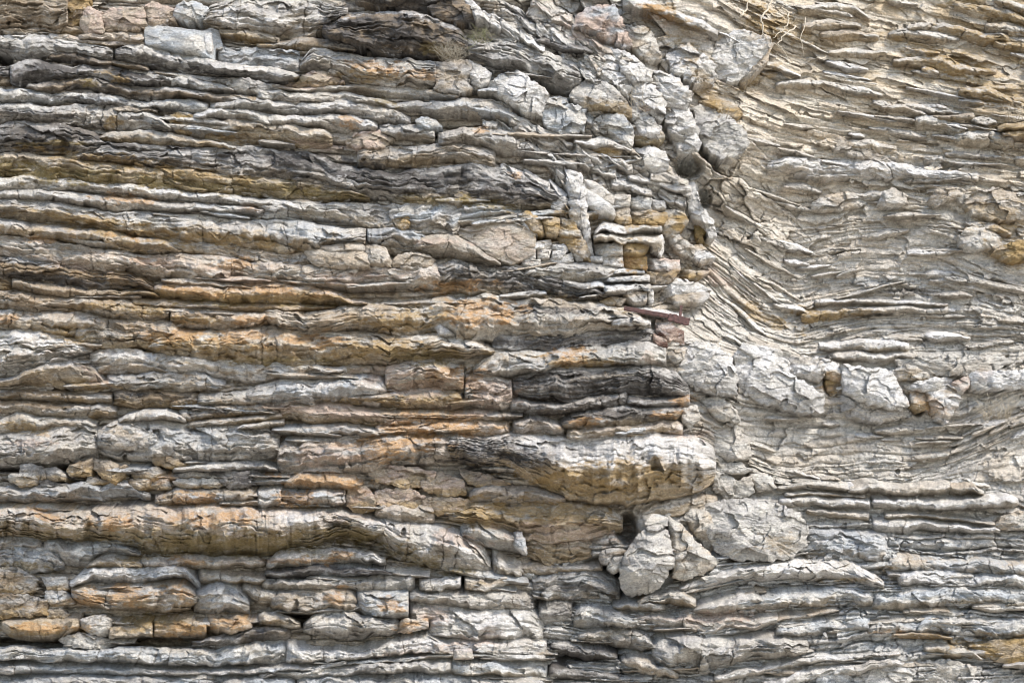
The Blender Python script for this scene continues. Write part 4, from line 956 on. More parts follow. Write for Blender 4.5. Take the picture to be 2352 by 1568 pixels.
# ---- rib and shoulder of the buttress
L([(1072,92,140),(1120,90,155),(1176,95,166),(1230,112,188),(1280,128,206),(1312,142,214),(1340,160,192)], .32, 'pale', 'grey', .55, und=1.2, under='dark', ua=.9, label='speckled grey beak of rock over a dark wedge shaped hollow', name='rock_overhang', cat='rock overhang', top=.45)
K([(1142,182),(1160,172),(1190,164),(1225,188),(1259,212),(1246,250),(1240,268),(1210,256),(1180,240),(1146,218)], .34, 'white', 'pale', 4, 1.1, label='white angular cube below the speckled beak')
L([(1226,88,100),(1260,86,110),(1300,98,125),(1345,108,130),(1365,122,132)], .2, 'dark', 'grey', .5, under='dark', label='dark grey lens above the speckled beak')
K([(1325,42),(1350,18),(1410,12),(1422,35),(1452,105),(1420,102),(1395,92),(1360,70),(1320,62)], .22, 'pink', 'blue', 4, .8, label='pinkish block with a blue-grey top on the upper shoulder')
K([(1440,66),(1480,60),(1495,72),(1520,130),(1490,142),(1455,110)], .12, 'tan', 'pale', 5)
L([(1430,-10,18),(1500,5,30),(1560,25,48),(1620,50,78),(1650,75,95)], .26, 'white', 'pale', .7, under='tan', label='white ridge slanting along the top of the shoulder')
K([(1650,86),(1700,70),(1764,84),(1771,100),(1736,150),(1692,186),(1650,180),(1640,132)], .14, 'pale', 'white', 3, .5, rough=1.0, label='large smooth pale face beside the dry roots', name='smooth_rock', cat='rock face', mot=.6)
K([(1322,200),(1352,184),(1392,190),(1420,212),(1440,236),(1456,272),(1425,266),(1390,245),(1345,248),(1312,226)], .32, 'pale', 'grey', 6, .8, label='knobbly pale boulder with an ochre hollow beneath it', under='ochre')
K([(1364,276),(1395,262),(1432,265),(1456,300),(1452,336),(1425,318),(1385,292)], .30, 'pale', 'blue', 5, .8, label='blunt grey nose of rock below the knobbly boulder')
L([(1316,318,332),(1380,313,348),(1430,330,346),(1458,341,350)], .28, 'pale', 'white', .6, under='tan')
K([(1350,335),(1400,330),(1432,332),(1425,360),(1400,375),(1365,350)], .16, 'ochre', 'tan', 4)
K([(1455,290),(1480,285),(1520,300),(1525,320),(1490,330),(1460,325)], .24, 'tan', 'grey', 5, under='olive')
K([(1450,345),(1490,335),(1530,350),(1535,385),(1500,395),(1455,380)], .26, 'white', 'pale', 5, label='white block left of the dark plant hollow')
K([(1240,245),(1290,235),(1345,250),(1340,300),(1290,310),(1255,290)], .16, 'blue', 'pale', 4, .6, label='flat blue-grey panel below the white angular cube', name='smooth_rock', cat='rock face')
for st_, pp, ca_, cb_, un_ in (([(1085,5,40),(1150,40,80),(1200,72,112),(1250,100,128)], .24, 'pale', 'white', 'grey'), ([(1150,-5,28),(1215,30,68),(1280,68,104),(1340,100,128),(1400,150,172)], .2, 'pale', 'grey', 'grey'),
    ([(1220,-10,28),(1300,35,75),(1380,92,132),(1440,140,176),(1484,190,214)], .16, 'pale', 'pink', 'tan'), ([(1332,140,168),(1372,164,196),(1424,208,222)], .26, 'pale', 'grey', 'dark'), ([(1250,228,252),(1310,240,282),(1360,268,300),(1400,296,314)], .16, 'blue', 'pale', 'tan'),
    ([(1170,262,300),(1240,290,338),(1320,330,372),(1400,372,404)], .2, 'white', 'pale', 'tan'), ([(1176,318,352),(1240,340,384),(1310,388,432),(1345,420,460)], .22, 'white', 'pale', 'tan'), ([(1150,372,400),(1220,392,430),(1290,440,486),(1315,470,505)], .22, 'white', 'grey', 'dark'),
    ([(1380,345,378),(1440,362,402),(1500,384,412),(1560,402,424)], .22, 'white', 'pale', 'tan'), ([(1330,362,392),(1410,388,424),(1490,424,452),(1575,452,484)], .2, 'pale', 'white', 'tan'), ([(1110,268,300),(1165,285,325),(1205,318,345)], .14, 'pale', 'grey', 'tan'), ([(1290,120,142),(1345,145,165),(1395,180,200)], .12, 'pale', 'grey', 'grey')):
    rq = np.random.default_rng(int(st_[0][0]))
    x_a, x_b = st_[0][0], st_[-1][0]
    cuts = [x_a] + [x_a + (x_b - x_a) * (i + rq.uniform(-.25, .25)) / 3 for i in (1, 2)] + [x_b]
    for i in range(3):
        dy = rq.uniform(-7, 7); gr_ = rq.uniform(-4, 5)
        xs_ = np.linspace(cuts[i] - 3, cuts[i + 1] + 3, 4)
        tt = [np.interp(v_, [q_[0] for q_ in st_], [q_[1] for q_ in st_]) for v_ in xs_]
        bb = [np.interp(v_, [q_[0] for q_ in st_], [q_[2] for q_ in st_]) for v_ in xs_]
        L([(float(v_), t_ + dy - gr_, max(b_ + dy + gr_, t_ + dy + 9)) for v_, t_, b_ in zip(xs_, tt, bb)], pp * rq.uniform(.4, .8), ca_, 'white' if cb_ == 'grey' else cb_, rq.uniform(.5, .75), under=un_, joint=1.2, rough=1.5, top=rq.uniform(.2, .45), cut=3, lam=.6)
for pts in ([(1395,108),(1440,120),(1500,165),(1492,202),(1450,190),(1410,150)], [(1440,185),(1500,195),(1532,235),(1520,275),(1480,255),(1450,225)], [(1490,165),(1545,170),(1590,215),(1575,250),(1530,242),(1500,200)],
    [(1530,240),(1582,250),(1606,300),(1590,336),(1555,322),(1525,280)], [(1345,120),(1400,125),(1450,190),(1440,225),(1395,190),(1350,155)], [(1455,225),(1485,255),(1522,300),(1500,332),(1465,300),(1440,260)], [(1530,120),(1580,100),(1642,150),(1640,196),(1590,190),(1545,160)]):
    K(pts, .26, 'white', 'pale', 6, 1.1, rough=1.3, under=None)
K([(1598,252),(1612,240),(1645,252),(1682,275),(1710,302),(1718,325),(1704,350),(1680,358),(1655,362),(1620,335),(1600,300)], .24, 'pale', 'grey', 3, .45, rough=1.0, label='large smooth grey slab leaning beyond the shoulder edge', name='rock_slab', cat='rock slab', mot=1.0)
K([(1606,235),(1632,218),(1690,240),(1705,262),(1680,275),(1640,250)], .2, 'ochre', 'tan', 5)
K([(1575,310),(1598,300),(1612,330),(1600,350),(1570,345)], .26, 'white', 'pale', 5)
K([(1545,320),(1585,330),(1595,352),(1560,355)], .24, 'white', 'pale', 5)
# plates and blocks on the corner
K([(1343,412),(1372,420),(1409,450),(1408,468),(1380,462),(1345,440)], .26, 'beige', 'pale', 3, .5, rough=.4, label='cream tilted plate on the corner, above a whiter plate', name='rock_slab', cat='rock slab')
K([(1338,432),(1360,440),(1400,468),(1412,482),(1413,498),(1380,490),(1345,470)], .32, 'white', 'pale', 3, .4, rough=.4, label='white tilted plate on the corner, below a cream plate', name='rock_slab', cat='rock slab')
K([(1408,450),(1420,446),(1449,447),(1446,474),(1410,474)], .24, 'beige', 'pale', 3, .5, rough=.5, label='small cream cube right of the white tilted plates')
K([(1448,456),(1470,450),(1496,456),(1494,482),(1450,480)], .26, 'pale', 'blue', 4, .6)
K([(1496,458),(1528,462),(1530,480),(1500,482)], .26, 'pale', 'white', 4)
K([(1410,476),(1446,478),(1450,512),(1420,514),(1408,498)], .2, 'beige', 'tan', 4, under='ochre')
K([(1446,484),(1488,482),(1530,490),(1524,515),(1470,516),(1448,510)], .22, 'tan', 'ochre', 4, under='ochre')
K([(1525,478),(1570,485),(1580,510),(1545,550),(1522,530)], .2, 'pale', 'ochre', 5)
L([(1400,408,440),(1450,412,448),(1500,440,458)], .26, 'pale', 'white', .6, under='tan')
L([(1440,400,420),(1500,408,428),(1540,420,440),(1590,425,445)], .26, 'white', 'pale', .6, under='grey')
K([(1300,392),(1335,400),(1346,440),(1348,480),(1362,580),(1352,585),(1338,530),(1312,510),(1305,440)], .32, 'white', 'pale', 4, .7, label='white upright rib of rock left of the tilted plates', name='rock_rib')
K([(1280,430),(1300,445),(1312,490),(1310,510),(1270,480),(1262,450)], .2, 'white', 'grey', 5)
L([(1364,538,550),(1380,512,538),(1450,514,538),(1500,513,536),(1522,516,534)], .3, 'pale', 'white', .7, under='tan', cut=3, label='upper of two pale beam-like ledges on the corner', joint=1.5)
L([(1362,542,560),(1400,532,560),(1440,538,564),(1480,540,566),(1522,540,570)], .36, 'pale', 'beige', .6, under='ochre', cut=3, label='lower of two pale beam-like ledges on the corner')
K([(1430,556),(1495,556),(1488,575),(1470,588),(1433,588)], .3, 'ochre', 'tan', 4)
K([(1495,555),(1522,538),(1526,570),(1518,590),(1495,570)], .38, 'white', 'pale', 3, .6)
K([(1365,562),(1428,556),(1430,585),(1370,588)], .24, 'pale', 'blue', 4)
K([(1432,588),(1485,590),(1486,616),(1434,618)], .14, 'orange', 'ochre', 3, rough=.5, label='flat orange panel of rock below the beam-like ledges', name='smooth_rock', cat='rock face')
K([(1485,592),(1560,598),(1562,620),(1520,625),(1486,618)], .26, 'white', 'pink', 5)
K([(1190,492),(1214,485),(1238,502),(1253,535),(1250,540),(1225,532),(1192,500)], .28, 'ochre', 'tan', 3, .5, label='ochre leaf shaped plate beside the flat tan triangle', name='rock_slab', cat='rock slab')
K([(1240,498),(1286,503),(1282,540),(1254,537)], .26, 'ochre', 'tan', 3, .5)
K([(1188,500),(1196,502),(1240,532),(1238,540),(1225,538),(1190,512)], .34, 'white', 'pale', 3, .5)
K([(1286,500),(1318,506),(1338,545),(1300,548),(1284,535)], .26, 'ochre', 'pale', 4)
K([(1280,545),(1340,545),(1352,570),(1355,600),(1320,580),(1285,560)], .22, 'ochre', 'tan', 4)
for pts in ([(1222,555),(1264,550),(1268,570),(1222,572)], [(1205,572),(1230,570),(1230,594),(1202,596)], [(1233,572),(1266,572),(1262,592),(1235,594)], [(1268,562),(1305,560),(1305,578),(1270,574)], [(1268,576),(1300,576),(1290,598),(1268,594)], [(1310,560),(1340,570),(1352,595),(1325,598),(1312,580)], [(1200,596),(1240,595),(1242,610),(1198,612)], [(1262,595),(1312,580),(1318,602),(1275,606)], [(1355,588),(1386,588),(1384,600),(1354,600)], [(1384,588),(1430,590),(1432,612),(1386,608)]):
    K(pts, .24, 'pale', 'white', 4, .8)
L([(1200,605,640),(1260,602,645),(1340,604,650),(1400,612,650),(1430,620,640)], .16, 'pale', 'grey', .7, lam=1.4)
K([(1212,628),(1240,606),(1258,610),(1262,630),(1240,636)], .24, 'dark', 'brown', 4)
L([(1408,624,632),(1425,616,633),(1482,617,632)], .3, 'white', 'blue', .75, cut=3, label='top block of the white stacked blocks near the rusty bar')
L([(1390,640,648),(1400,632,650),(1450,633,650),(1494,634,652)], .32, 'pale', 'white', .75, cut=1, label='middle block of the white stacked blocks near the rusty bar')
L([(1385,656,675),(1430,650,676),(1470,652,668),(1496,652,670)], .34, 'pale', 'blue', .75, cut=1, label='lowest block of the white stacked blocks near the rusty bar')
K([(1432,668),(1486,670),(1484,695),(1460,700),(1434,692)], .26, 'tan', 'grey', 3)
K([(1484,660),(1500,660),(1502,695),(1488,694)], .36, 'white', 'pale', 3, .5)
L([(1290,640,655),(1340,650,668),(1380,645,668),(1400,660,672)], .2, 'pale', 'blue', .6)
K([(1376,692),(1400,683),(1414,690),(1412,700),(1385,700)], .22, 'ochre', 'tan', 4)
K([(1400,680),(1440,685),(1425,702),(1410,705)], .2, 'pale', 'tan', 4)
K([(1484,625),(1525,620),(1560,622),(1540,648),(1500,652),(1484,640)], .2, 'tan', 'brown', 3, .6)
K([(1560,620),(1632,622),(1600,640),(1560,638)], .26, 'ochre', 'grey', 3)
K([(1500,655),(1560,640),(1600,650),(1632,665),(1600,675),(1520,680)], .26, 'white', 'pale', 5, label='white triangular knob behind the stacked blocks')
K([(1505,674),(1560,672),(1628,672),(1620,690),(1570,700),(1510,690)], .24, 'tan', 'grey', 3, .6)
K([(1530,540),(1560,540),(1600,570),(1590,592),(1555,580)], .22, 'tan', 'pale', 4)
K([(1590,565),(1612,562),(1642,592),(1610,606),(1588,595)], .26, 'tan', 'white', 4, label='brown pointed block at the edge below the ochre hollow')
K([(1580,424),(1596,422),(1612,470),(1640,510),(1645,540),(1630,545),(1620,520),(1590,500),(1578,460)], .34, 'white', 'pale', 4, .8, label='white knobbed column along the edge of the shoulder', name='rock_rib')
K([(1595,515),(1612,505),(1628,515),(1624,530),(1612,545),(1620,560),(1604,556),(1596,540)], .10, 'ochre', 'olive', 3)
L([(1440,712,728),(1480,708,722),(1540,716,735),(1570,722,735)], .2, 'white', 'pale', .6)
K([(1400,708),(1438,706),(1440,735),(1402,732)], .34, 'pale', 'ochre', 4)
L([(1402,735,752),(1450,724,758),(1496,740,757)], .38, 'pale', 'white', .7, cut=1)
for pts in ([(1505,735),(1540,740),(1560,770),(1540,785),(1510,770)], [(1545,750),(1570,760),(1572,790),(1550,790)], [(1500,765),(1530,780),(1535,795),(1500,795)]):
    K(pts, .16, 'rust', 'pink', 6, 1.2)
K([(1536,808),(1574,798),(1572,822),(1556,832),(1534,824)], .26, 'pale', 'tan', 4)
# ---- buttress flank down to the boulders
for pts in ([(1570,850),(1600,845),(1640,870),(1680,895),(1640,900),(1590,885)], [(1560,940),(1600,930),(1608,960),(1585,980),(1565,965)], [(1610,920),(1650,905),(1690,940),(1700,970),(1650,960)], [(1640,990),(1680,970),(1720,1010),(1725,1050),(1680,1060),(1645,1040)], [(1640,1065),(1700,1062),(1730,1080),(1690,1090),(1642,1085)], [(1642,1080),(1700,1105),(1725,1090),(1730,1130),(1680,1150),(1640,1125)], [(1720,1085),(1770,1090),(1782,1120),(1740,1130)]):
    K(pts, .2, 'pale', 'beige', 4, .7)
L([(1470,1178,1200),(1540,1150,1185),(1600,1140,1175),(1650,1135,1165)], .1, 'tan', 'pale', .5)
# ---- twin boulders and friends
K([(1424,1325),(1428,1300),(1440,1270),(1462,1235),(1490,1210),(1512,1205),(1532,1222),(1540,1255),(1562,1285),(1535,1308),(1520,1342),(1490,1358),(1455,1366),(1432,1352)], 0.55, 'pale', 'grey', 6, .7, label='big hunched grey boulder standing in the hollow under the largest overhang', name='boulder', cat='boulder', pk=1.0, rough=.95)
K([(1536,1188),(1565,1205),(1600,1245),(1628,1268),(1650,1292),(1610,1318),(1570,1330),(1548,1325),(1550,1290),(1540,1250)], .42, 'pale', 'tan', 5, .9, label='pale pyramid shaped boulder leaning on the hunched grey one', name='boulder', cat='boulder', pk=1.0, rough=.95)
K([(1618,1162),(1660,1150),(1720,1147),(1790,1160),(1832,1180),(1852,1212),(1848,1250),(1812,1280),(1760,1284),(1700,1284),(1652,1268),(1628,1225)], 0.45, 'pale', 'grey', 6, .8, label='broad cracked boulder right of the pyramid shaped one', name='boulder', cat='boulder', pk=.9, rough=1.0)
K([(1560,1160),(1618,1160),(1640,1200),(1650,1262),(1625,1262),(1590,1215)], .3, 'pale', 'tan', 5)
K([(1464,1194),(1480,1182),(1512,1180),(1534,1190),(1532,1208),(1500,1216),(1474,1222)], .4, 'pale', 'blue', 4, .7, label='pale cap stone on top of the hunched grey boulder', cat='stone', name='cap_stone')
K([(1376,1275),(1384,1262),(1412,1258),(1442,1262),(1438,1272),(1408,1276),(1396,1296),(1382,1292)], .3, 'grey', 'brown', 3, .4, label='dark bean shaped stone wedged left of the hunched boulder', cat='stone', name='wedged_stone')
K([(1396,1292),(1404,1274),(1424,1270),(1436,1280),(1430,1306),(1412,1316),(1398,1308)], .34, 'grey', 'pale', 3, .4, label='dark egg shaped stone wedged against the hunched boulder', cat='stone', name='wedged_stone')
L([(1205,1240,1275),(1260,1236,1300),(1330,1238,1290),(1360,1250,1280)], .05, 'ochre', 'tan', .4)
K([(1180,1222),(1200,1222),(1209,1250),(1210,1274),(1195,1266),(1178,1250)], .42, 'blue', 'white', 4)
L([(1186,1300,1318),(1260,1296,1320),(1320,1300,1318),(1385,1296,1310)], .12, 'grey', 'tan', .6)
# ---- lower right ledges
L([(1220,1330,1370),(1290,1310,1376),(1360,1308,1376),(1425,1335,1372)], .14, 'grey', 'blue', .75, lam=2, label='grey splintery slope left of the hunched boulder', top=.6)
L([(1236,1390,1430),(1270,1382,1438),(1315,1386,1432)], .3, 'pale', 'grey', .5, under='dark', ua=.8, label='rounded pale block with a dark belly beside the buttress foot')
L([(1316,1405,1440),(1350,1390,1446),(1420,1400,1448),(1470,1410,1440)], .28, 'pale', 'blue', .6, under='brown', label='grey rounded bed right of the dark bellied block')
L([(1405,1390,1405),(1460,1378,1408),(1510,1380,1408),(1530,1388,1402)], .28, 'pale', 'grey', .6, label='small grey lens under the hunched boulder')
L([(1458,1376,1392),(1490,1362,1386),(1540,1350,1384),(1566,1356,1398),(1600,1375,1398)], .36, 'pale', 'tan', .65, under='ochre', label='pale knuckled bar of rock below the hunched boulder', joint=2)
L([(1556,1348,1366),(1590,1325,1360),(1640,1312,1350),(1700,1300,1340),(1800,1290,1332),(1900,1292,1334),(1980,1296,1342),(2032,1335,1348)], .32, 'white', 'pale', .6, under='brown', label='long white crusted ledge below the broad cracked boulder', cut=1)
L([(1590,1400,1412),(1640,1378,1412),(1690,1365,1408),(1730,1362,1400),(1770,1372,1385)], .30, 'pale', 'grey', .55, under='tan')
L([(1450,1412,1440),(1500,1408,1450),(1580,1412,1455),(1640,1416,1458),(1720,1420,1446),(1790,1418,1436)], .22, 'pale', 'pink', .65, under='tan', label='pinkish flat bed between white ledges, lower part of the wall')
L([(1680,1380,1405),(1760,1365,1400),(1850,1358,1396),(1920,1350,1392),(2010,1350,1392)], .26, 'pale', 'blue', .6, joint=2, label='blocky pale bed, cut into cubes by upright cracks')
L([(1325,1458,1476),(1380,1440,1478),(1430,1438,1486),(1480,1450,1492),(1504,1480,1492)], .28, 'grey', 'pale', .5, under='brown', label='wavy grey lens left of the big rounded bed')
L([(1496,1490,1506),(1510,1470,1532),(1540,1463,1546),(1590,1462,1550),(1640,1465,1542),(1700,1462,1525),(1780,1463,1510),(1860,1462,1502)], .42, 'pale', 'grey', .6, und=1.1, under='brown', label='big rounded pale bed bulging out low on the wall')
L([(1262,1478,1500),(1330,1482,1512),(1380,1486,1520),(1420,1500,1520)], .2, 'grey', 'dark', .55, under='dark')
L([(1424,1510,1524),(1470,1505,1552),(1520,1520,1556),(1560,1545,1562)], .28, 'pale', 'tan', .5, under='brown', label='slanting pale slab under the wavy grey lens')
L([(1258,1530,1560),(1330,1535,1562),(1400,1540,1566),(1450,1548,1570)], .2, 'dark', 'grey', .55, under='dark', joint=1.6)
L([(1640,1550,1566),(1700,1535,1560),(1780,1520,1545),(1850,1510,1530),(1960,1500,1516),(2070,1495,1510)], .26, 'pale', 'white', .6, under='tan', joint=1.5, label='thin white bed curving up from the bottom edge')
L([(1700,1575,1600),(1780,1550,1600),(1880,1530,1565),(2000,1515,1545),(2080,1512,1530)], .28, 'white', 'pale', .6, under='grey', joint=1.4, label='folded white bed at the bottom edge of the wall')
L([(1470,1570,1600),(1560,1560,1600),(1640,1572,1600)], .24, 'pale', 'grey', .6)
L([(1780,1440,1465),(1860,1430,1462),(1950,1420,1456),(2000,1415,1450)], .22, 'pale', 'blue', .6, under='brown', lam=1.4)
L([(1990,1432,1465),(2060,1424,1466),(2140,1416,1460),(2240,1420,1462),(2380,1425,1466)], .22, 'pale', 'blue', .65, under='tan', label='blue-white bed over a thin tan strip, lower right', joint=.8)
L([(2045,1452,1462),(2100,1450,1468),(2190,1462,1470)], .24, 'tan', 'brown', .5)
L([(2000,1352,1400),(2080,1350,1400),(2200,1350,1396),(2380,1352,1394)], .2, 'pale', 'blue', .65, joint=1.8, label='blue-white bed split by short cracks right of the cubed bed')
L([(2060,1310,1345),(2140,1312,1346),(2240,1316,1350),(2380,1322,1352)], .24, 'white', 'pale', .65, under='brown', joint=1.4, label='white speckled bed with a dark seam below it')
L([(2040,1278,1316),(2140,1284,1316),(2240,1286,1320),(2380,1296,1326)], .2, 'tan', 'pale', .5, under='tan', joint=1.2)
L([(2120,1482,1500),(2180,1482,1512),(2230,1494,1516),(2260,1510,1516)], .26, 'pale', 'ochre', .4, under='ochre')
K([(2220,1490),(2280,1470),(2400,1466),(2400,1520),(2310,1525),(2270,1505)], .24, 'ochre', 'tan', 3, .5, rough=.6, label='smooth ochre face at the photo edge, low down', name='smooth_rock', cat='rock face', mot=.5)
K([(1960,1550),(2000,1520),(2060,1515),(2100,1540),(2080,1580),(1980,1590)], .2, 'pale', 'white', 6)
K([(2100,1520),(2180,1515),(2240,1530),(2230,1570),(2150,1580),(2110,1560)], .18, 'pale', 'beige', 6)
K([(1880,1545),(1930,1530),(1960,1560),(1930,1590),(1870,1590)], .2, 'blue', 'white', 6)
# ---- thin straight beds, right
L([(1782,1112,1126),(1860,1107,1126),(1940,1112,1130),(1960,1118,1128)], .22, 'pale', 'beige', .5, under='tan', label='upper thin straight ledge right of the buttress')
L([(1945,1122,1132),(1975,1108,1136),(2050,1114,1142),(2130,1112,1142),(2178,1110,1138),(2190,1118,1134)], .25, 'pale', 'beige', .5, under='tan', cut=1, label='thin wavy ledge with an ochre underside, second of the straight ones')
L([(2178,1112,1138),(2230,1112,1138),(2262,1130,1140)], .25, 'pale', 'tan', .5, under='tan', cut=2)
L([(1800,1128,1142),(1880,1128,1140),(1990,1136,1146)], .16, 'beige', 'pale', .5)
L([(1788,1146,1164),(1820,1138,1164),(1900,1142,1166),(2000,1144,1170)], .28, 'white', 'pale', .55, under='tan', cut=1, label='white straight ledge ending at an upright crack, left half')
L([(2002,1146,1170),(2080,1146,1175),(2180,1144,1172),(2250,1142,1170),(2320,1136,1168),(2340,1146,1160)], .27, 'white', 'pale', .55, under='tan', cut=2, label='white straight ledge beyond the upright crack, right half')
L([(1850,1170,1182),(1920,1172,1190),(1998,1176,1194)], .2, 'pale', 'beige', .5, cut=1)
L([(2002,1192,1218),(2060,1190,1224),(2110,1188,1212),(2180,1200,1220),(2260,1206,1226),(2300,1212,1224)], .24, 'pale', 'white', .5, under='brown', label='twisted pale ledge beneath the white straight one')
L([(2030,1178,1194),(2120,1178,1190),(2220,1188,1200),(2290,1200,1208)], .18, 'pale', 'beige', .5)
K([(2268,1200),(2300,1185),(2400,1160),(2400,1200),(2330,1215),(2290,1218)], .26, 'pale', 'tan', 4, .6, label='pale slanting log shaped rock at the photo edge', name='rock_block')
L([(1848,1220,1282),(1920,1222,1286),(1990,1226,1288),(2040,1232,1300)], .16, 'white', 'blue', .75, lam=1.4, label='large flat white bed right of the broad cracked boulder')
# ---- white blocks across the middle of the wall
K([(1560,860),(1572,815),(1600,786),(1640,792),(1675,820),(1692,860),(1690,902),(1650,905),(1600,892)], .30, 'white', 'pale', 4, .6, under='grey', label='white rounded block right of the blackened ledge')
K([(1690,850),(1694,812),(1710,792),(1760,808),(1810,828),(1815,860),(1850,880),(1885,905),(1888,945),(1830,942),(1760,925),(1708,902)], .30, 'white', 'pale', 5, .6, under='grey', label='big white rounded block past a dark upright crack')
K([(1712,790),(1760,795),(1815,812),(1812,830),(1760,815),(1720,800)], .24, 'white', 'pale', 4, .6)
K([(1812,842),(1820,818),(1850,818),(1876,822),(1894,840),(1892,862),(1880,878),(1850,868),(1815,858)], .34, 'white', 'beige', 3, .6, label='white smooth block left of the ochre lined cleft')
K([(1880,838),(1890,824),(1920,832),(1938,850),(1940,872),(1915,878),(1898,862)], .28, 'white', 'pale', 4, .7, label='white block with an ochre underside inside the cleft', under='ochre')
K([(1898,872),(1936,872),(1925,895),(1912,908),(1900,895)], .05, 'brown', 'ochre', 3)
K([(1936,838),(1990,845),(2048,852),(2072,900),(2085,925),(2060,940),(1980,920),(1945,900)], .30, 'white', 'pale', 4, .5, label='broad white slab between the two ochre lined clefts', name='rock_slab', cat='rock slab')
K([(1940,905),(2000,925),(2080,935),(2090,955),(2020,970),(1950,955),(1925,930)], .16, 'beige', 'grey', 5)
K([(2048,850),(2080,838),(2150,850),(2160,868),(2110,874),(2060,872)], .26, 'pale', 'tan', 4, .6, under='ochre')
K([(2082,886),(2095,880),(2150,866),(2190,868),(2176,890),(2130,898),(2090,894)], .28, 'white', 'pale', 4, .6)
K([(2092,898),(2130,895),(2136,935),(2110,945),(2094,930)], .2, 'pale', 'tan', 4, under='ochre', label='small block with a rusty base in the second cleft')
K([(2130,896),(2190,885),(2210,915),(2175,968),(2150,960),(2138,930)], .26, 'white', 'tan', 4, .7, label='white block leaning over the second ochre lined cleft')
K([(2186,880),(2228,856),(2234,880),(2210,905),(2192,898)], .26, 'pink', 'pale', 3)
K([(2228,856),(2290,852),(2400,850),(2400,890),(2300,892),(2240,896)], .24, 'white', 'pale', 4, .5, label='white flat bed reaching the photo edge at mid height')
K([(2062,830),(2100,820),(2180,832),(2290,812),(2320,830),(2270,858),(2170,862),(2080,845)], .24, 'pale', 'beige', 4, .6)
L([(1910,812,826),(1960,808,832),(2030,812,836),(2090,808,830),(2105,816,826)], .24, 'pale', 'beige', .5, under='tan', label='slim pale ledge over the broad white slab')
L([(1880,792,806),(1940,782,808),(2040,780,810),(2090,790,812)], .18, 'pale', 'white', .6)
# ---- bedded panel and the upper right wall
L([(1838,722,744),(1870,715,748),(1920,712,738),(1960,706,728),(2010,704,720)], .22, 'beige', 'ochre', .3, under='ochre', label='ochre strip ledge rising across the bedded panel')
L([(1960,708,722),(2060,702,720),(2130,706,722),(2180,700,720)], .18, 'pale', 'beige', .5, under='tan')
L([(1870,690,704),(1960,688,700),(2080,690,702),(2180,696,706)], .14, 'pale', 'white', .5)
K([(2135,458),(2150,440),(2185,430),(2216,436),(2218,446),(2180,460),(2150,472)], .2, 'tan', 'beige', 3, .5, label='smooth tan lens above the cracked middle of the right wall')
K([(2018,470),(2030,440),(2050,432),(2080,445),(2085,470),(2050,478)], .2, 'pale', 'beige', 4)
K([(1860,470),(1900,448),(1945,440),(1985,455),(1990,470),(1930,482),(1870,482)], .18, 'pale', 'tan', 4, .6)
K([(2195,450),(2260,440),(2290,430),(2345,450),(2390,480),(2390,500),(2300,505),(2240,490)], .10, 'beige', 'tan', 4, .6)
K([(2280,580),(2310,560),(2400,540),(2400,595),(2330,600)], .2, 'tan', 'ochre', 3, .5, label='smooth brown triangular face at the photo edge, upper half', mot=.5, name='smooth_rock', cat='rock face')
K([(2205,540),(2230,520),(2280,530),(2310,560),(2290,575),(2235,570),(2210,560)], .22, 'pale', 'beige', 5)
L([(2290,292,300),(2310,282,305),(2400,275,305)], .3, 'ochre', 'tan', .5, under='ochre', label='upper ochre slab jutting over a black notch at the photo edge', cut=2)
L([(2300,308,318),(2330,302,325),(2400,298,330)], .3, 'ochre', 'brown', .5, under='brown', label='lower ochre slab beneath the black notch at the photo edge', cut=2)
L([(1760,372,400),(1850,362,402),(1950,366,408),(2050,372,410),(2150,392,418),(2250,402,425)], .12, 'white', 'pale', .55, label='wide white weathered band across the right wall')
for st_, cc in (([(2040,80,90),(2060,68,92),(2110,70,96),(2160,72,98),(2180,78,94)], 'beige'), ([(2280,-10,12),(2350,8,34),(2420,30,52)], 'ochre'), ([(2190,4,20),(2260,12,40),(2330,28,56),(2400,50,70)], 'ochre'), ([(2080,58,72),(2130,50,76),(2200,55,80),(2260,78,100),(2320,80,104)], 'beige'),
    ([(2260,52,72),(2320,58,90),(2400,70,100)], 'ochre'), ([(2050,136,146),(2120,126,152),(2180,128,168),(2210,150,180),(2290,160,176)], 'tan'), ([(1830,12,28),(1900,5,32),(1960,10,32),(2000,40,50)], 'beige'), ([(1840,50,70),(1900,46,72),(1980,54,66)], 'beige'), ([(1880,76,92),(1950,68,98),(2020,80,92)], 'tan'),
    ([(1900,118,130),(1960,112,138),(2040,118,128)], 'pale'), ([(2280,92,112),(2340,95,120),(2410,110,130)], 'ochre'), ([(2200,205,225),(2270,200,236),(2330,228,250)], 'beige'), ([(1780,190,206),(1840,180,206),(1900,190,200)], 'pale'), ([(2140,265,278),(2240,260,278)], 'tan'), ([(2190,310,335),(2260,300,336),(2330,312,342)], 'pale'), ([(1920,330,345),(2000,318,350),(2060,338,352)], 'beige'),
    ([(2100,270,300),(2160,265,305),(2220,300,318)], 'pale'), ([(2020,240,250),(2070,238,258),(2130,262,272)], 'beige'), ([(2330,360,375),(2400,350,380)], 'pale')):
    L(st_, .13, cc, 'pale', .4, under='ochre', ua=.6)
K([(1906,318),(1925,312),(2000,345),(2050,370),(2030,372),(1960,358),(1915,338)], .12, 'beige', 'tan', 4)

K([(1700,185),(1712,170),(1748,128),(1768,98),(1774,104),(1762,140),(1735,172),(1712,196)], .28, 'tan', 'beige', 3, .6, label='long tan blade of rock standing on edge under the smooth pale face', name='rock_slab', cat='rock slab')

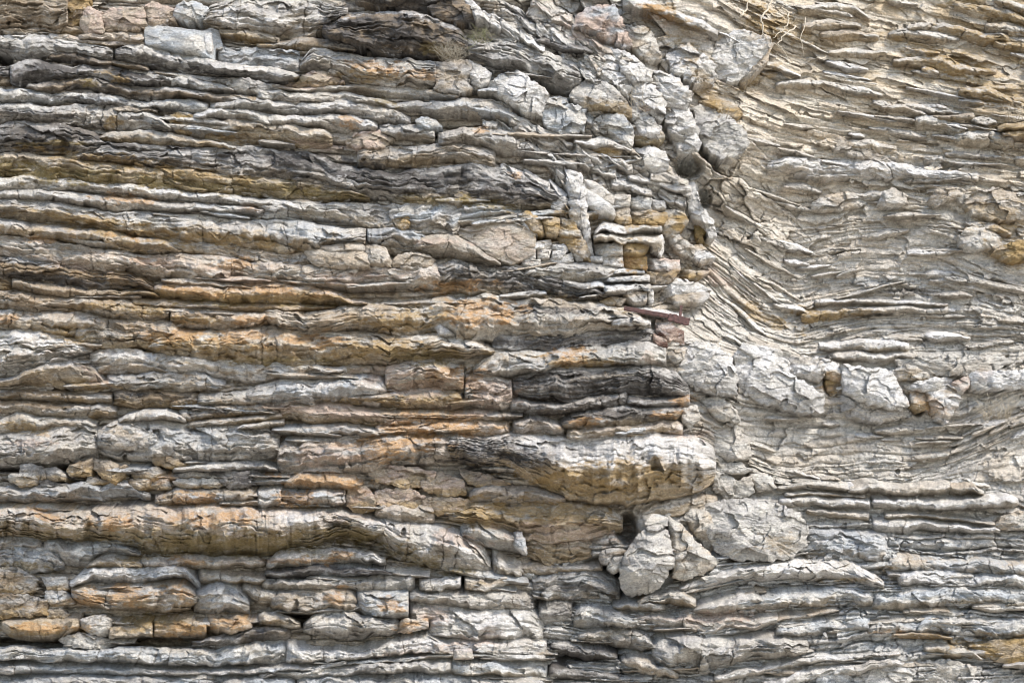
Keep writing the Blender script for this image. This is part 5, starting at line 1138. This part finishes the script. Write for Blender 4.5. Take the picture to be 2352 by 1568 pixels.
# ------------------------------------------------------------------ broken chips and thin leaves of the beds
def leaves():
    rq = np.random.default_rng(99)
    spots = [(rq.uniform(-20, 1420), rq.uniform(150, 1560), 0) for _ in range(105)] + [(rq.uniform(1640, 2380), rq.uniform(-10, 800), 1) for _ in range(120)] + [(rq.uniform(1700, 2380), rq.uniform(960, 1120), 1) for _ in range(30)] + [(rq.uniform(1290, 2380), rq.uniform(1280, 1560), 2) for _ in range(40)]
    for x, y, k in spots:
        if k == 0 and x > np.interp(y, _ey, _ex) - 60: continue
        if k == 0 and ((x - 520) / 330) ** 2 + ((y - 1250) / 50) ** 2 < 1: continue
        ln = rq.uniform(60, 250) if k != 1 else rq.uniform(40, 150)
        th = rq.uniform(7, 15) if k != 1 else rq.uniform(8, 20)
        sl = bed_slope(x, y) + rq.uniform(-.05, .05)
        f = sorted(rq.uniform(.15, .85, 2))
        st = [(x + ln * t, y + sl * ln * t - th * a, y + sl * ln * t + th * b) for t, a, b in ((0, .15, .2), (f[0], .5, .5 + rq.uniform(-.1, .25)), (f[1], .5 + rq.uniform(-.2, .2), .5), (1, .1, .2))]
        c_ = ['pale', 'grey', 'tan', 'pale', 'blue'][rq.integers(5)] if k != 1 else ['pale', 'beige', 'white', 'pale'][rq.integers(4)]
        L(st, rq.uniform(.07, .13), c_, 'pale' if c_ != 'pale' else 'grey' if k == 0 else 'beige', rq.uniform(.45, .75), under='tan', ua=.5, joint=.8, rough=1.3, top=rq.uniform(.2, .4), off=rq.uniform(.03, .10) if k == 0 else rq.uniform(-.06, .0) if k == 1 else rq.uniform(.0, .1), cut=int(rq.integers(4)))


leaves()
finish_layers(cliff)

# ------------------------------------------------------------------ tubes: roots, twigs, the bar
def tube_mesh(name, paths, mat, sides=6):
    vs, fs = [], []
    for pts, radii in paths:
        pts = [Vector(p) for p in pts]
        n0 = len(vs)
        for i, p in enumerate(pts):
            t = (pts[min(i + 1, len(pts) - 1)] - pts[max(i - 1, 0)]).normalized()
            a = t.orthogonal().normalized(); b = t.cross(a)
            if i:
                a = (a0 - t * a0.dot(t)).normalized(); b = t.cross(a)
            a0 = a
            for s in range(sides):
                an = 2 * math.pi * s / sides
                vs.append(p + (a * math.cos(an) + b * math.sin(an)) * radii[i])
        for i in range(len(pts) - 1):
            for s in range(sides):
                s2 = (s + 1) % sides
                fs.append((n0 + i * sides + s, n0 + i * sides + s2, n0 + (i + 1) * sides + s2, n0 + (i + 1) * sides + s))
        fs.append(tuple(n0 + s for s in range(sides))[::-1]); fs.append(tuple(n0 + (len(pts) - 1) * sides + s for s in range(sides)))
    c = Vector((0, 0, 0))
    for v in vs: c += v
    c /= len(vs)
    c.z = min(v.z for v in vs)
    me = bpy.data.meshes.new(name)
    me.from_pydata([v - c for v in vs], [], fs)
    for p in me.polygons: p.use_smooth = True
    me.materials.append(mat)
    o = bpy.data.objects.new(name, me); o.location = c
    COL.objects.link(o)
    return o


def pt(x, y, out=.1):
    Y = float(yref_f(x, y)) - out
    a = ray(np.float64(x), np.float64(y), np.float64(Y))
    return Vector((float(a[0]), float(a[1]), float(a[2])))


ROOT = flat_material('dry_root_bark', (.44, .38, .29), .9, .3, 60)
TWIG = flat_material('dead_twig', (.30, .265, .20), .9, .35, 30)
DARKTWIG = flat_material('dark_dead_stems', (.055, .05, .036), .9, .5, 30)
GREEN = flat_material('dry_grass_blade', (.20, .20, .10), .9, .35, 30)
random.seed(5)


def wander(pts, r0, r1, out=.18, n=5, jit=3):
    P = []
    for i in range(len(pts) - 1):
        for k in range(n):
            f = k / n
            P.append((pts[i][0] + (pts[i + 1][0] - pts[i][0]) * f + random.uniform(-jit, jit) * (.5 if k else 0), pts[i][1] + (pts[i + 1][1] - pts[i][1]) * f + random.uniform(-jit, jit) * (.5 if k else 0)))
    P.append(pts[-1])
    m = len(P)
    return [pt(p[0], p[1], out + random.uniform(-.015, .015)) for p in P], [r0 + (r1 - r0) * i / (m - 1) for i in range(m)]


for pts, r0, r1, lb in (([(1772, -8), (1764, 22), (1748, 40), (1752, 70), (1760, 92)], .035, .012, 'long pale root hanging from the top edge beside the smooth pale face'),
                        ([(1796, 18), (1812, 30), (1808, 60), (1790, 75), (1775, 88)], .026, .010, 'curled pale root right of the long hanging one'),
                        ([(1700, 38), (1716, 20), (1722, -6)], .03, .014, 'short pale root rising to the top edge'),
                        ([(1828, 60), (1800, 82), (1786, 100), (1800, 118), (1815, 150)], .022, .008, 'brown root snaking down across broken flakes'),
                        ([(1850, 40), (1838, 90), (1846, 130)], .014, .005, 'thin pale root dangling near the curled one')):
    o = tube_mesh('dry_root', [wander(pts, r0 * .55, r1 * .4, .2, 4, 5)], ROOT)
    tag(o, lb, 'root', 'dry roots on the upper shoulder')


def tuft(name, label, cat, cx, cy, w_, h_, n, mat, mat2, out, group=None, dr=1.0):
    root = bpy.data.objects.new(name, None); COL.objects.link(root)
    root.location = pt(cx, cy, out)
    tag(root, label, cat, group)
    for part, m_, cnt, ln in (('stems', mat, n, 1.0), ('blades', mat2, n // 2, .8)):
        paths = []
        for i in range(cnt):
            bx = cx + random.uniform(-.3, .3) * w_; by = cy + random.uniform(-.1, .1) * h_
            a = random.gauss(-90, 42) * math.pi / 180
            l = random.uniform(.4, 1.0) * ln
            ex = bx + math.cos(a) * w_ * .55 * l; ey = by + math.sin(a) * h_ * l
            b0 = pt(bx, by, out - .05); b1 = pt((bx + ex) / 2 + random.uniform(-4, 4), (by + ey) / 2 + random.uniform(-3, 3), out + random.uniform(0, .16)); b2 = pt(ex, ey, out + random.uniform(-.02, .26))
            r = random.uniform(.0020, .0042) * dr
            P = [b0, b0.lerp(b1, .5) + Vector((random.uniform(-.01, .01), 0, random.uniform(-.01, .01))), b1, b2]
            paths.append((P, [r, r * .9, r * .7, r * .3]))
            for k in range(2):
                f = random.uniform(.3, .9); s0 = b1.lerp(b2, f)
                s1 = s0 + Vector((random.uniform(-.09, .09), random.uniform(-.08, .03), random.uniform(-.05, .09)))
                paths.append(([s0, s1], [r * .6, r * .25]))
        o = tube_mesh(part, paths, m_, 4)
        o.parent = root
        o.location = o.location - root.location
    return root


tuft('dry_bush', 'small dead bush of bare grey twigs at the mouth of the blackened overhang', 'bush', 1035, 138, 74, 56, 55, TWIG, TWIG, .52, dr=.8)
tuft('grass_tuft', 'thin greenish grass wisps growing on rock right of the dead bush', 'grass tuft', 1105, 98, 60, 34, 26, GREEN, TWIG, .3)
tuft('dark_bush', 'black withered plant filling the hollow beside the white block', 'bush', 1572, 402, 46, 40, 46, DARKTWIG, DARKTWIG, .22, dr=2.2)
tuft('dark_bush', 'black withered clump lower down under the white column, by the edge', 'bush', 1618, 466, 20, 30, 26, DARKTWIG, DARKTWIG, .26, dr=2.0)
for (cx, cy, w_, h_, n, lb) in ((1465, 245, 70, 60, 10, 'few bent straw stalks on the shoulder below the tan blade'), (1660, 270, 60, 40, 8, 'crossed straw stalks above the large smooth grey slab'), (1700, 375, 60, 30, 8, 'straw stalks lying under the large smooth grey slab'), (2290, 960, 110, 60, 34, 'patch of pale straw fallen at the photo edge below the white flat bed'), (2330, 280, 70, 46, 16, 'pale straw wisps over the ochre slabs at the photo edge'), (1510, 575, 30, 28, 16, 'little straw fan hanging on the end of the lower beam-like ledge')):
    tuft('dry_grass', lb, 'dry grass', cx, cy, w_, h_, n, ROOT, ROOT, .30)

# ------------------------------------------------------------------ rusty steel bar in the rock
RUST = flat_material('rusted_steel', (.075, .035, .028), .75, .55, 25)
RED = flat_material('red_primer_rust', (.075, .036, .030), .85, .6, 30)


def bar_mesh(name, a, b, up, wd, th, mat, mid=6, bend=.0):
    a, b, up = Vector(a), Vector(b), Vector(up)
    ax = (b - a).normalized(); sd_ = ax.cross(up).normalized(); up = sd_.cross(ax)
    vs, fs = [], []
    for i in range(mid + 1):
        c0 = a.lerp(b, i / mid) + up * (random.uniform(-bend, bend))
        e = .12
        ring = [(-1, -1 + e), (-1 + e, -1), (1 - e, -1), (1, -1 + e), (1, 1 - e), (1 - e, 1), (-1 + e, 1), (-1, 1 - e)]
        for u, v in ring:
            vs.append(c0 + up * u * wd / 2 + sd_ * v * th / 2)
    for i in range(mid):
        for s in range(8):
            s2 = (s + 1) % 8
            fs.append((i * 8 + s, i * 8 + s2, i * 8 + 8 + s2, i * 8 + 8 + s))
    fs.append(tuple(range(8))[::-1]); fs.append(tuple(mid * 8 + s for s in range(8)))
    me = bpy.data.meshes.new(name); me.from_pydata(vs, [], fs); me.materials.append(mat)
    o = bpy.data.objects.new(name, me); COL.objects.link(o)
    return o


def pw(x, y, Y):
    a = ray(np.float64(x), np.float64(y), np.float64(Y))
    return Vector((float(a[0]), float(a[1]), float(a[2])))


bar = bpy.data.objects.new('rusty_bar', None); COL.objects.link(bar)
BY = -.42
bar.location = pw(1510, 722, BY)
tag(bar, 'rusty steel bar sticking out of the rock beside the log-like ledge', 'metal bar')
for o in (bar_mesh('shaft', pw(1434, 708, BY + .1), pw(1540, 727, BY), (0, 0, 1), 0.046, .05, RUST, 8, .003),
          bar_mesh('end_plate', pw(1536, 727, BY - .03), pw(1583, 740, BY - .03), (0, 0, 1), .085, .035, RED, 9, .008),
          bar_mesh('bolt', pw(1562, 728, BY - .02), pw(1565, 702, BY - .02), (1, 0, 0), .03, .03, RUST, 2)):
    o.parent = bar
    o.location = -bar.location


# ------------------------------------------------------------------ beach below the cliff
def build_ground():
    xs = np.concatenate([np.linspace(-900, -30, 30), np.linspace(-28, 28, 120), np.linspace(30, 900, 30)])
    ys = np.concatenate([np.linspace(-900, -40, 30), np.linspace(-38, 6, 120), np.linspace(8, 60, 8)])
    x, y = np.meshgrid(xs, ys)
    z = fbm(x / 4, y / 4, 5, 4) * .06 * np.exp(-(x / 60) ** 2)
    o = grid_mesh('ground', x, y, z - .05, None, centre=False, mat=flat_material('dry_sand', (.50, .46, .39), .95, .15, 6))
    tag(o, kind='structure')


build_ground()
